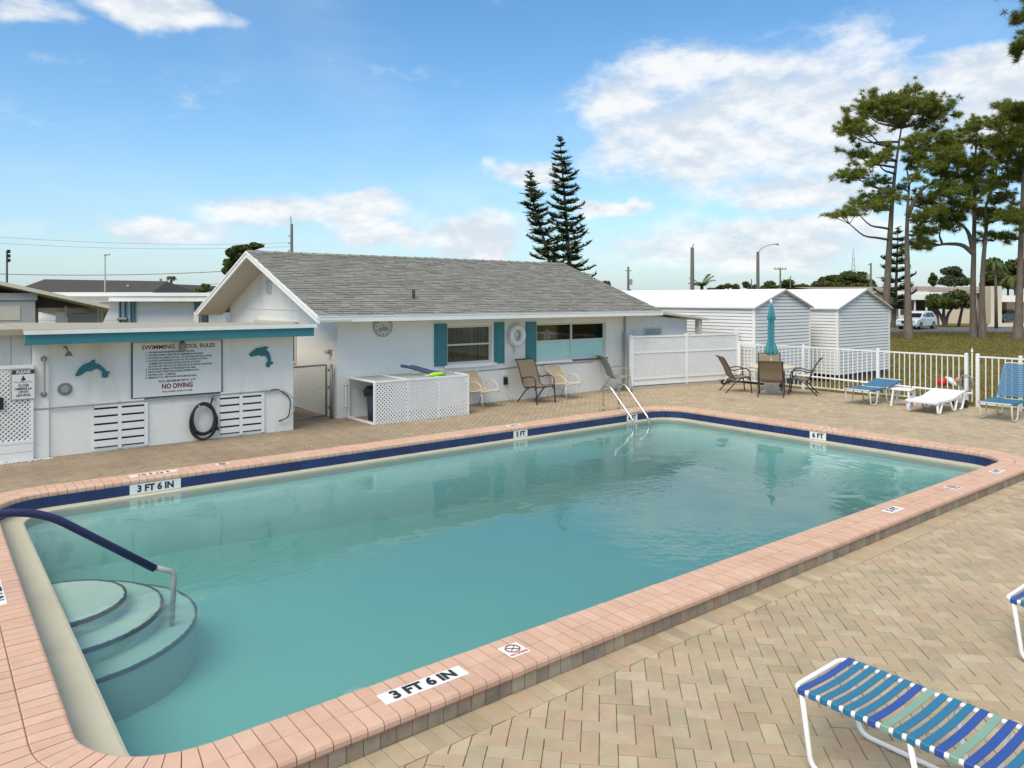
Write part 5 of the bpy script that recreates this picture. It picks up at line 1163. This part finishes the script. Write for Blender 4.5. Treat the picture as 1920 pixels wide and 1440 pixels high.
def bushy(name, label, d, blobs, trunks, mt='leaf', seed=1, size=.3, n=420, group=None, cat='tree'):
    rng = random.Random(seed); m = d / FPX; b0 = at(trunks[0][0][0], trunks[0][0][1], d); b0.z = GZ; t = thing(name, label, cat, b0, 0, group); cr = MB(); tk = MB()
    for x, y, rx, ry in blobs:
        c = at(x, y, d + rng.uniform(-.6, .6)); 
        for _ in range(max(5, int(rx / 2.5))):
            o = Vector((rng.uniform(-.75, .75) * rx * m, rng.uniform(-.6, .6) * rx * m, rng.uniform(-.7, .6) * ry * m)); k = rng.uniform(.38, .7)
            leaves(cr, c + o, (rx * m * k, rx * m * k, ry * m * k), int(n * rx * ry / 900) + 20, size, rng)
    for tr in trunks:
        P = [at(x, y, d) for x, y in tr]; P[0].z = GZ; tk.tube(fillet(P, .5, 3), [max(.04, .16 - .01 * i) for i in range(len(fillet(P, .5, 3)))], 7)
    tk.build('trunk', M['barkgrey'], t, fix=False); cr.build('crown', M[mt], t, fix=False); return t
bushy('broadleaf_tree', 'dark rounded broadleaf tree behind the left slope of the clubhouse roof', 46, [(440,478,16,12),(460,468,20,9),(485,463,14,6),(428,495,10,12),(424,508,8,10),(450,490,18,12),(475,480,16,12)], [[(455,575),(455,500)]], 'leaf', 31, .28, 700)
bushy('shade_tree', 'low spreading shade tree with forked trunks in front of the beige home', 72, [(1760,562,26,14),(1785,560,26,14),(1745,568,14,12),(1800,566,16,12),(1770,570,24,10)], [[(1771,606),(1764,590),(1752,575)], [(1773,606),(1776,590),(1790,572)], [(1770,606),(1769,585),(1770,565)]], 'leaf', 33, .30, 600)
bushy('tree_clump', 'broad green tree clump on the skyline beside the radio tower', 150, [(1575,524,30,10),(1600,520,22,10),(1545,532,20,8),(1625,530,18,8),(1560,536,30,8),(1600,538,40,7)], [[(1580,575),(1580,535)]], 'leaf', 35, .6, 900)
bushy('tree_clump', 'low dark trees on the skyline below the street lamp', 160, [(1445,535,16,7),(1470,532,18,8),(1490,540,20,6),(1430,540,12,6)], [[(1455,575),(1455,540)]], 'leaf', 36, .6, 800)
bushy('tree_clump', 'pale thin tree on the skyline left of the street lamp', 160, [(1400,534,8,6),(1410,538,8,5)], [[(1402,575),(1402,536)]], 'leafpale', 37, .5, 700)
bushy('tree_clump', 'dark shrub on the skyline right of the banana plant', 120, [(1362,535,10,5),(1378,537,10,6),(1350,538,8,4)], [[(1365,575),(1365,538)]], 'leaf', 38, .5, 800)
bushy('tree_clump', 'round dark shrub above the end of the clubhouse roof', 110, [(1187,548,10,6),(1178,552,8,6)], [[(1185,575),(1185,550)]], 'leaf', 39, .45, 800)
bushy('tree_clump', 'distant shrub over the right slope of the clubhouse roof', 110, [(1131,532,10,5)], [[(1131,575),(1131,535)]], 'leaf', 40, .45, 800)
bushy('tree_clump', 'pale green tree behind the beige home at the right', 110, [(1785,510,16,10),(1800,515,14,10),(1775,522,14,8),(1795,528,26,8)], [[(1790,600),(1790,520)]], 'leafpale', 41, .5, 800)
bushy('tree_clump', 'large dark tree mass behind the carport at the right edge', 115, [(1870,510,26,22),(1900,505,26,20),(1925,510,24,24),(1850,525,18,14),(1885,530,36,14)], [[(1890,600),(1890,525)]], 'leaf', 42, .55, 900)
bushy('tree_clump', 'small dark conifer behind the roof of the beige home', 120, [(1748,520,7,9),(1749,528,9,7)], [[(1749,600),(1749,525)]], 'leaf', 43, .45, 800)
bushy('tree_clump', 'low hedge of trees on the skyline between the white sheds', 170, [(1500,541,12,4),(1520,540,14,4),(1340,541,16,4)], [[(1510,575),(1510,542)]], 'leaf', 44, .6, 600)
bushy('shrub', 'yellow green shrub between the grey gabled roofs at the left', 70, [(352,546,14,7),(375,544,14,7),(385,537,8,5)], [[(362,585),(362,550)]], 'leaf', 45, .3, 700, cat='shrub')
def palm(label, d, base, top, nf, fl, droop, seed, mt='palm', up=.6, wid=.10, name='palm_tree', group=None):
    rng = random.Random(seed); b0 = at(*base, d); b0.z = GZ; t0 = at(*top, d); t = thing(name, label, 'tree', b0, 0, group)
    MB().tube([b0, b0.lerp(t0, .5) + Vector((.05, 0, 0)), t0], [.16, .13, .12], 8).build('trunk', M['barkgrey'], t, smooth=True); cr = MB()
    for k in range(nf):
        a = 2*math.pi*k/nf + rng.uniform(-.3, .3); u = Vector((math.cos(a), math.sin(a), 0)); e = up * rng.uniform(.5, 1.2); L_ = fl * rng.uniform(.8, 1.1); pts = []
        for i in range(9):
            s = i / 8; pts.append(t0 + u * (L_ * s * (1 - .25 * s)) + Vector((0, 0, L_ * (e * s - droop * s * s))))
        for i in range(8):
            p, q = pts[i], pts[i + 1]; dv = (q - p).normalized(); sd_ = dv.cross(Vector((0, 0, 1))).normalized() if abs(dv.z) < .98 else Vector((1, 0, 0))
            for j in range(3):
                b_ = p.lerp(q, j / 3); ll = wid * fl * (1 - .5 * i / 8) * 2.2
                for s in (-1, 1): e2 = b_ + sd_ * (s * ll) + dv * ll * .6 - Vector((0, 0, ll * .35)); cr.add([b_, b_ + dv * .10 * fl * .5, e2], [(0, 1, 2)], rng.random())
    cr.build('crown', M[mt], t, fix=False); return t
palm('round headed palm on the skyline above the dark roofs at the left', 80, (321, 585), (321, 520), 26, .75, 1.0, 51, 'leaf', .8, .16)
palm('palm fronds showing over the ridge of the clubhouse', 60, (803, 590), (803, 487), 12, .85, .8, 52, 'palm', .7, .13)
palm('banana like palm with upright fronds behind the white shed', 55, (1313, 590), (1316, 536), 9, 1.3, .5, 53, 'palm', 1.1, .13)
palm('tall slim palm in front of the carport at the right', 68, (1868, 628), (1866, 492), 12, 1.4, .9, 54, 'palm', .6, .10)
palm('small palm against the beige home wall', 73, (1797, 606), (1808, 556), 12, 1.2, .9, 55, 'leaf', .6, .12)
palm('broad drooping palm among the trees at the right edge', 95, (1905, 612), (1902, 520), 16, 2.6, 1.0, 56, 'leaf', .6, .10)

# ------------------------------------------------------------------ poles, lamps, tower, wires
def pole_thing(name, label, d, x, y0, y1, r, cat='utility pole', mt='woodpole', group=None):
    b0 = at(x, y0, d); b0.z = GZ; p = at(x, y1, d); t = thing(name, label, cat, b0, 0, group); MB().tube([b0, p], [r * 1.15, r * .8], 8).build('shaft', M[mt], t, smooth=True); return t, p
rt3 = Vector((RT.x, RT.y, 0)); fw3 = Vector((FW.x, FW.y, 0)); UPZ = Vector((0, 0, 1))
t, p = pole_thing('utility_pole', 'dark utility pole rising behind the left part of the clubhouse roof', 60, 547, 580, 420, .14); MB().tube([p + rt3 * -.05, p + Vector((0, 0, .6)) - rt3 * .08], .03, 6).build('top_pin', M['darkgrey'], t)
for k in (1, 1.6, 2.2): MB().lathe([(.05, 0), (.08, .06), (.05, .12)], p - Vector((0, 0, k)) - rt3 * .22, 8).build('insulator', M['grey'], t)
t, p = pole_thing('utility_pole', 'thin utility pole with a transformer beyond the clubhouse roof', 90, 1178, 580, 500, .15)
MB().bar(p - rt3 * .4 - UPZ * .5, p + rt3 * .4 - UPZ * .5, .08).build('crossarm', M['woodpole'], t); MB().lathe([(.2, 0), (.2, .7)], p + rt3 * .3 - UPZ * 2.2, 10).build('transformer', M['grey'], t)
t, p = pole_thing('utility_pole', 'thick bare wooden pole beside the banana plant', 52, 1298, 580, 464, .15); MB().tube([p, p + UPZ * .25 + rt3 * .1], .03, 6).build('top_pin', M['darkgrey'], t)
t, p = pole_thing('street_lamp', 'wooden street lamp pole with a curved arm above the white sheds', 62, 1421, 580, 472, .15, 'street lamp')
MB().tube(fillet([p - UPZ * .1, p + UPZ * .35 + rt3 * .35, p + UPZ * .62 + rt3 * 1.1, p + UPZ * .62 + rt3 * 1.6], .5, 5), .035, 6).build('arm', M['galv'], t, smooth=True); MB().box(*(p + UPZ * .55 + rt3 * 1.5 - Vector((.12, .12, 0))), *(p + UPZ * .68 + rt3 * 1.7 + Vector((.12, .12, 0)))).build('lamp_head', M['grey'], t, bevel=.03)
t, p = pole_thing('utility_pole', 'utility pole with a wide crossarm on the skyline over the right shed', 110, 1463, 580, 502, .14); MB().bar(p - rt3 * .9 - UPZ * .2, p + rt3 * .9 - UPZ * .2, .12).build('crossarm', M['woodpole'], t)
for k in (-.8, -.3, .3, .8): MB().lathe([(.05, 0), (.07, .1), (.04, .22)], p + rt3 * k - UPZ * .12, 6).build('insulator', M['grey'], t)
t, p = pole_thing('utility_pole', 'short thin pole right of the wide crossarm pole', 115, 1482, 580, 517, .10)
t, p = pole_thing('utility_pole', 'short thin pole left of the street lamp', 115, 1409, 580, 523, .10)
t, p = pole_thing('utility_pole', 'utility pole with a side bracket left of the lawn pines', 100, 1633, 580, 493, .14); MB().bar(p - UPZ * .2 - rt3 * .4, p - UPZ * .2, .1).build('crossarm', M['woodpole'], t); MB().lathe([(.2, 0), (.2, .7)], p - rt3 * .3 - UPZ * 2.2, 10).build('transformer', M['grey'], t)
t, p = pole_thing('flood_pole', 'dark pole with stacked floodlights at the far left', 42, 13, 580, 470, .06, 'lamp post', 'darkgrey')
for k in (0, .25, .5):
    MB().box(*(p + rt3 * .1 - UPZ * (k + .14) - Vector((.08, .08, 0))), *(p + rt3 * .1 - UPZ * k + Vector((.08, .08, .05)))).build('lamp_head', M['black'], t)
t, p = pole_thing('lamp_post', 'thin grey lamp post standing before the dark roofed house', 40, 197, 580, 478, .045, 'lamp post', 'grey'); MB().bar(p - rt3 * .06, p + rt3 * .26 + UPZ * .02, .12, .06).build('lamp_head', M['grey'], t, bevel=.02)
b0 = at(1600, 575, 300); b0.z = GZ; t = thing('radio_tower', 'thin steel lattice tower on the skyline', 'tower', b0); tp = at(1600, 466, 300)
for s in (-1, 1): MB().tube([b0 + rt3 * s * 1.6, tp.lerp(b0, .15) + rt3 * s * .35, tp], [.12, .1, .06], 5).build('leg', M['grey'], t)
mb = MB()
for k in range(9):
    f0, f1 = k / 9 * .85, (k + 1) / 9 * .85; w0, w1 = 1.6 - 1.25 * f0 / .85, 1.6 - 1.25 * f1 / .85; a, c = b0.lerp(tp, f0), b0.lerp(tp, f1)
    mb.tube([a - rt3 * w0, c + rt3 * w1], .05, 4).tube([a + rt3 * w0, c - rt3 * w1], .05, 4)
mb.build('bracing', M['grey'], t); MB().bar(b0.lerp(tp, .62) - rt3 * 1.2, b0.lerp(tp, .62) + rt3 * .6, .7, .3).build('dish_platform', M['grey'], t)
def wire(label, pts, d, r=.012):
    P = [at(x, y, dd) for (x, y), dd in zip(pts, d)]; a, b2 = P; n = 16; q = [a.lerp(b2, i / n) - UPZ * (.35 * 4 * (i / n) * (1 - i / n)) for i in range(n + 1)]
    tag(MB().tube(q, r, 5).build('power_line', M['darkgrey']), label, 'power line', 'power lines at the left')
wire('thick overhead cable sagging from the left edge to the big tree', ((-60, 512), (545, 500)), (50, 58), .022)
wire('lower overhead cable running behind the clubhouse gable', ((180, 545), (560, 510)), (62, 58), .016); wire('higher thin power line at the upper left', ((-60, 440), (545, 455)), (52, 60), .009); wire('lower of the two thin power lines at the upper left', ((-60, 452), (545, 462)), (52, 60), .009)

# ------------------------------------------------------------------ neighbouring homes
def rbox(name, m_, parent, x0, d0, z0, x1, d1, z1, bevel=0):            # box in the parent's own axes (x to the right, y away from the viewer)
    return MB().box(x0, d0, z0, x1, d1, z1).build(name, M[m_], parent, False, bevel=bevel)
RZV = AZ - R(90)
def local_home(name, label, px, d, cat='building', group='neighbouring homes', rot=0):
    o = at(px, 560, d); o.z = GZ; return thing(name, label, cat, o, RZV + rot, group), d / FPX
G_ = lambda y, d: CAM_H + (HZ - y) / FPX * d - GZ       # height above the lawn of image row y at depth d
# carport home at the far left
t, m_ = local_home('carport_home', 'grey beige home with a low sloping carport roof at the far left', 100, 27, rot=R(31)); _c, _s = math.cos(t.rotation_euler.z), math.sin(t.rotation_euler.z)
def hv(px, y):                           # where the line of sight meets the front plane of this home: (x along it, height)
    r = FW + RT * ((px - 960) / FPX); o = t.location; k = (o.x * _s - o.y * _c) / (r.x * _s - r.y * _c); q = r * k
    return (q.x - o.x) * _c + (q.y - o.y) * _s, CAM_H + (HZ - y) / FPX * k - GZ
def hbox(name, mt, xa, ya, xb, yb, d0, d1, floor=False):
    (x0, z1), (x1, z0) = hv(xa, ya), hv(xb, yb); return rbox(name, mt, t, x0, d0, 0 if floor else z0, x1, d1, z1)
hbox('wall', 'greysiding', -140, 564, 66, 600, 0, 4, True); hbox('wall_band', 'greysiding', -140, 549, 70, 563, -.05, 4); hbox('window', 'soffit', -6, 574, 38, 600, -.02, -.002)
rf = MB()
for (xa, ya), (xb, yb) in (((-140, 541), (0, 527)), ((0, 527), (204, 572))):
    (x0, z0), (x1, z1) = hv(xa, ya), hv(xb, yb); q = [(x0, -.3, z0), (x1, -.3, z1), (x1, 6, z1 - .8), (x0, 6, z0 - .8)]
    rf.add(q + [(x, y, z - .13) for x, y, z in q], [(0, 1, 2, 3), (7, 6, 5, 4), (0, 4, 5, 1), (1, 5, 6, 2), (2, 6, 7, 3), (3, 7, 4, 0)])
rf.build('roof', M['creammetal'], t, False)
(xa, za), (xb, zb) = hv(66, 550), hv(186, 577)
MB().prism([(xa, za), (xb, zb), (xa, zb)], (0, .5, 0), (1, 0, 0), (0, 0, 1), (0, .06, 0)).build('gable_panel', M['darkroof'], t, False)  # dark roof colour paints the overhang's shade onto this panel
for x in (123, 185, 192): hbox('post', 'grey', x - 2, 574, x + 2, 600, .3, .38, True)
hbox('cabinet', 'white', 104, 586, 122, 600, .8, 1.3, True); hbox('water_tank', 'grey', 126, 589, 182, 600, .9, 1.8, True)
# long white trailer behind the hut
t, m_ = local_home('mobile_home', 'long white mobile home with teal downpipes behind the equipment hut', 190, 33); d = 33; u = lambda px: (px - 190) * m_
rbox('wall', 'siding', t, u(60), .2, 0, u(420), 6, G_(565, d)); rbox('fascia', 'trim', t, u(215), -.5, G_(565, d), u(425), .19, G_(556, d)); rbox('roof', 'roofwhite', t, u(120), -.55, G_(556, d) + .01, u(430), 6, G_(549, d))
MB().prism([(u(70), G_(570, d)), (u(214), G_(566, d)), (u(214), G_(553, d)), (u(120), G_(553, d))], (0, -.3, 0), (1, 0, 0), (0, 0, 1), (0, .2, 0)).build('awning', M['siding'], t, False)
for k in range(12): rbox('siding_board', 'siding', t, u(60), .165, .0 + k * .16, u(222), .195, .145 + k * .16)
for x in (222, 232, 243, 249, 364, 370): rbox('downpipe', 'teal', t, u(x) - .03, .08, .5, u(x) + .03, .16, G_(566, d))
MB().tube([(u(218), .1, G_(598, d)), (u(236), .1, G_(598, d))], .07, 8).build('elbow', M['grey'], t, False); 
for x0, x1 in ((92, 108), (127, 147)):
    w = rbox('window', 'winframe', t, u(x0), .12, G_(585, d), u(x1), .16, G_(573, d)); rbox('pane', 'carglass', w, u(x0) + .05, .10, G_(584, d), u(x1) - .05, .118, G_(574, d))
rbox('shed_door', 'winframe', t, u(374), -.6, 0, u(383), -.4, G_(584, d)); rbox('dark_door', 'darkgrey', t, u(388), -.6, 0, u(398), -.4, G_(583, d))
# dark roofed house
t, m_ = local_home('dark_roof_house', 'house with a long dark brown roof on the left skyline', 25, 58); d = 58; u = lambda px: (px - 25) * m_
rbox('wall', 'greysiding', t, u(30), .5, 0, u(300), 8, G_(551, d)); MB().add([(u(23), 4, G_(521, d)), (u(268), 4, G_(525, d)), (u(290), -.4, G_(549, d)), (u(20), -.4, G_(549, d)), (u(290), 8.5, G_(549, d)), (u(20), 8.5, G_(549, d))], [(3, 2, 1, 0), (0, 1, 4, 5), (1, 2, 4), (0, 5, 3)]).build('roof', M['darkroof'], t, False)
rbox('roof_edge', 'trim', t, u(105), -.5, G_(550.5, d), u(292), -.42, G_(548, d)); MB().lathe([(.12, 0), (.12, .3)], (u(256), 4, G_(527, d)), 8).build('roof_vent', M['grey'], t, False); rbox('skylight', 'grey', t, u(217), 1.6, G_(537, d), u(222), 1.9, G_(533, d))
for px, w, ytop, lab, mt in ((310, 40, 535, 'grey gabled house roof behind the round headed palm', 'greysiding'), (390, 24, 537, 'small white gabled house roof against the clubhouse gable', 'white')):
    t, m_ = local_home('gabled_house', lab, px, 75 if px < 350 else 80); d = 75; hw = w * m_
    MB().prism([(-hw, 0), (hw, 0), (hw, G_(551, d)), (0, G_(ytop + 3, d)), (-hw, G_(551, d))], (0, 0, 0), (1, 0, 0), (0, 0, 1), (0, 8, 0)).build('wall', M[mt], t, False)
    for s in (-1, 1): MB().prism([(0, G_(ytop, d)), (s * hw * 1.08, G_(552, d)), (s * hw * 1.08, G_(549, d)), (0, G_(ytop - 3, d))], (0, -.4, 0), (1, 0, 0), (0, 0, 1), (0, 9, 0)).build('roof', M['darkroof'], t, False)
    rbox('window', 'carglass', t, -.5, -.04, 1.2, .5, -.005, 2.2)
# beige home across the lawn
t, m_ = local_home('beige_home', 'beige manufactured home with brown roof and white awning across the lawn', 1640, 82); d = 82; u = lambda px: (px - 1640) * m_
rbox('wall', 'beige', t, u(1560), 0, 0, u(1832), 9, G_(549, d)); rbox('fascia', 'trim', t, u(1555), -.5, G_(549, d) + .01, u(1836), 9.4, G_(545.5, d))
MB().add([(u(1553), -.6, G_(545.4, d)), (u(1838), -.6, G_(545.4, d)), (u(1838), 10, G_(534, d)), (u(1553), 10, G_(536, d)), (u(1553), 18, G_(545, d)), (u(1838), 18, G_(545, d))], [(0, 1, 2, 3), (3, 2, 5, 4)]).build('roof', M['tanroof'], t, False)
rbox('end_wall', 'beige', t, u(1836), -2.0, 0, u(1856), 8, G_(537, d)); rbox('skirting', 'white', t, u(1560), -.06, 0, u(1735), -.005, G_(593, d))
aw = MB().prism([(u(1655), G_(553, d)), (u(1737), G_(551, d)), (u(1737), G_(548, d)), (u(1655), G_(549, d))], (0, -3, 0), (1, 0, 0), (0, 0, 1), (0, 3, 0)).build('awning', M['roofwhite'], t, False); rbox('awning_edge', 'roofwhite', aw, u(1655), -3.1, G_(562, d), u(1737), -3.01, G_(552, d))
rbox('shaded_opening', 'carglass', t, u(1712), -2.6, 0, u(1735), -.06, G_(563, d))  # dark glass block paints in the shaded opening below the awning
for x in (1711, 1737, 1690, 1662): rbox('post', 'white', t, u(x) - .07, -2.8, 0, u(x) + .07, -2.66, G_(562, d))
rbox('porch_panel', 'siding', t, u(1664), -2.6, 0, u(1710), -2.5, G_(590, d)); w = rbox('window', 'winframe', t, u(1796), -.06, G_(578, d), u(1812), -.004, G_(556, d)); rbox('pane', 'carglass', w, u(1797), -.08, G_(577, d), u(1811), -.062, G_(557, d))
# carport home at the right edge
t, m_ = local_home('carport', 'white carport with a flat roof sheltering a blue car at the right edge', 1888, 84); d = 84; u = lambda px: (px - 1888) * m_
rbox('roof', 'roofwhite', t, u(1850), -1, G_(566, d), u(1990), 7, G_(554, d)); rbox('back_wall', 'greysiding', t, u(1850), 6.6, 0, u(1990), 6.8, G_(566, d) - .01)
for x in (1856, 1903, 1960): rbox('post', 'white', t, u(x) - .08, -.8, 0, u(x) + .08, -.64, G_(566, d) - .01)
rbox('storage_room', 'beige', t, u(1904), 1.5, 0, u(1990), 6.5, G_(566, d) - .01)
tag(MB().add([at(1860, 600, 90) * 1 + Vector((0, 0, -at(1860, 600, 90).z + GZ + .012)) for _ in range(1)] + [Vector((p.x, p.y, GZ + .012)) for p in (at(1990, 560, 90), at(1990, 560, 72), at(1850, 560, 72))], [(0, 1, 2, 3)]).build('driveway', M['concrete'], fix=False), kind='structure')
rd = [Vector((p.x, p.y, GZ + .008)) for p in (at(1500, 560, 61), at(2300, 560, 61), at(2300, 560, 70.5), at(1500, 560, 70.5))]
tag(MB().add(rd, [(3, 2, 1, 0)]).build('road', M['asphalt']), kind='structure')
# vehicles
def car(label, loc, rz, paint, L=4.5, Wd=1.8, H=1.66, name='parked_car', group='parked cars'):
    t = thing(name, label, 'car', loc, rz, group); h = Wd / 2
    # x forward; side profile of the lower body and of the cabin
    low = [(-L/2, .45), (-L/2 + .03, .85), (-L/2 + .10, 1.02), (L/2 - 1.15, 1.02), (L/2 - .25, .90), (L/2 - .02, .70), (L/2, .40), (L/2 - .1, .26), (-L/2 + .1, .28)]
    mb = MB(); rings = []
    for y, k in ((-h, .97), (-h * .9, 1.0), (h * .9, 1.0), (h, .97)): rings.append([(x * (1 if abs(y) < h * .95 else .985), y, .62 + (z - .62) * k) for x, z in low])
    n = len(low)
    for r_ in rings: mb.v += r_
    for i in range(3):
        for k in range(n): l = (k+1) % n; mb.f.append((i*n+k, i*n+l, (i+1)*n+l, (i+1)*n+k))
    mb.f += [tuple(range(n)), tuple(range(4*n - 1, 3*n - 1, -1))]
    auto_smooth(mb.build('body', M[paint], t, False, bevel=.05), 35)
    cab = [(-L/2 + .12, 1.0), (-L/2 + .42, H - .10), (-L/2 + .75, H), (L/2 - 2.35, H), (L/2 - 1.95, H - .06), (L/2 - 1.05, 1.0)]
    mb = MB(); n = len(cab)
    for y, top in ((-1, 1), (1, 1)): mb.v += [(x, y * (h * (.93 if z < 1.1 else .76)), z) for x, z in cab]
    mb.f += [(k, (k+1) % n, n + (k+1) % n, n + k) for k in range(n)] + [tuple(range(n - 1, -1, -1)), tuple(range(n, 2*n))]
    auto_smooth(mb.build('cabin', M[paint], t, False, bevel=.04), 35)
    for s in (-1, 1):
        def sy(z): return s * (h * (.93 - .17 * min(1, max(0, (z - 1.0) / (H - 1.05)))) + .006)
        for (xa, xb, xc, xd) in ((-L/2 + .42, -L/2 + 1.15, -L/2 + 1.15, -L/2 + .62), (-L/2 + 1.22, -L/2 + 2.10, -L/2 + 2.10, -L/2 + 1.22), (-L/2 + 2.17, L/2 - 1.28, L/2 - 1.95, -L/2 + 2.17)):
            z0, z1 = 1.06, H - .13; MB().add([(xa, sy(z0), z0), (xb, sy(z0), z0), (xc, sy(z1), z1), (xd, sy(z1), z1)], [(0, 1, 2, 3)]).build('side_window', M['carglass'], t, False, fix=False)
        for x in (-L/2 + .85, L/2 - .88):
            w = MB().prism([(.34*math.cos(2*math.pi*i/22), .34 + .34*math.sin(2*math.pi*i/22)) for i in range(22)], (x, s * (h - .2) , 0), (1, 0, 0), (0, 0, 1), (0, s * .22, 0)).build('wheel', M['blackrub'], t, False)
            MB().prism([(.21*math.cos(2*math.pi*i/18), .34 + .21*math.sin(2*math.pi*i/18)) for i in range(18)], (x, s * (h + .021), 0), (1, 0, 0), (0, 0, 1), (0, s * .012, 0)).build('rim', M['galv'], w, False)
        MB().box(L/2 - .22, s * h * .62 - .2, .68, L/2 + .005, s * h * .62 + .2, .82).build('headlight', M['glass_teal'], t, False, bevel=.03); MB().box(-L/2 - .005, s * h * .8 - .1, .85, -L/2 + .1, s * h * .8 + .1, 1.25).build('tail_light', M['red'], t, False)
        MB().box(L/2 - 1.35, s * (h + .02), 1.02, L/2 - 1.2, s * (h + .18), 1.14).build('mirror', M[paint], t, False, bevel=.02)
    a, c = (L/2 - 1.90, H - .12), (L/2 - 1.12, 1.06); MB().add([(c[0] + .03, -h * .84, c[1]), (c[0] + .03, h * .84, c[1]), (a[0] + .04, h * .70, a[1]), (a[0] + .04, -h * .70, a[1])], [(0, 1, 2, 3)]).build('windscreen', M['carglass'], t, False, fix=False)
    MB().box(L/2 - .1, -h * .42, .5, L/2 + .008, h * .42, .78).build('grille', M['black'], t, False)
    return t
def on_lawn(px, d, z): p = at(px, 560, d); p.z = z; return p
hd = -rt3 * .78 - fw3 * .62
car('white sport utility car parked across the lawn behind a pine trunk', on_lawn(1719, 67, GZ + .01), math.atan2(hd.y, hd.x), 'carwhite', 4.3, 1.8, 1.6)
hd = -rt3 * .9 - fw3 * .4
car('blue car parked under the carport at the right edge', on_lawn(1884, 86, GZ + .02), math.atan2(hd.y, hd.x), 'carblue', 4.6, 1.85, 1.5)

# ------------------------------------------------------------------ grass beyond the fence
rng = random.Random(77); mb = MB()
for _ in range(14000):
    dd = 19 + 42 * rng.random() ** 1.6; px = rng.uniform(1480, 2060); p = at(px, 560, dd); p.z = GZ
    if p.x < 19.35 or (19.3 < p.x < 26.8 and p.y > 12.3): continue
    h = rng.uniform(.02, .05) * (1 + dd / 70); a = rng.uniform(0, 6.28); w = Vector((math.cos(a), math.sin(a), 0)) * (.012 + dd * .0006); tip = p + Vector((rng.gauss(0, .03), rng.gauss(0, .03), h))
    mb.add([p - w, p + w, tip], [(0, 1, 2)], rng.random())
tag(mb.build('lawn_grass', M['grass'], fix=False), 'short olive grass covering the lawn beyond the picket fence', 'grass', kind='stuff')
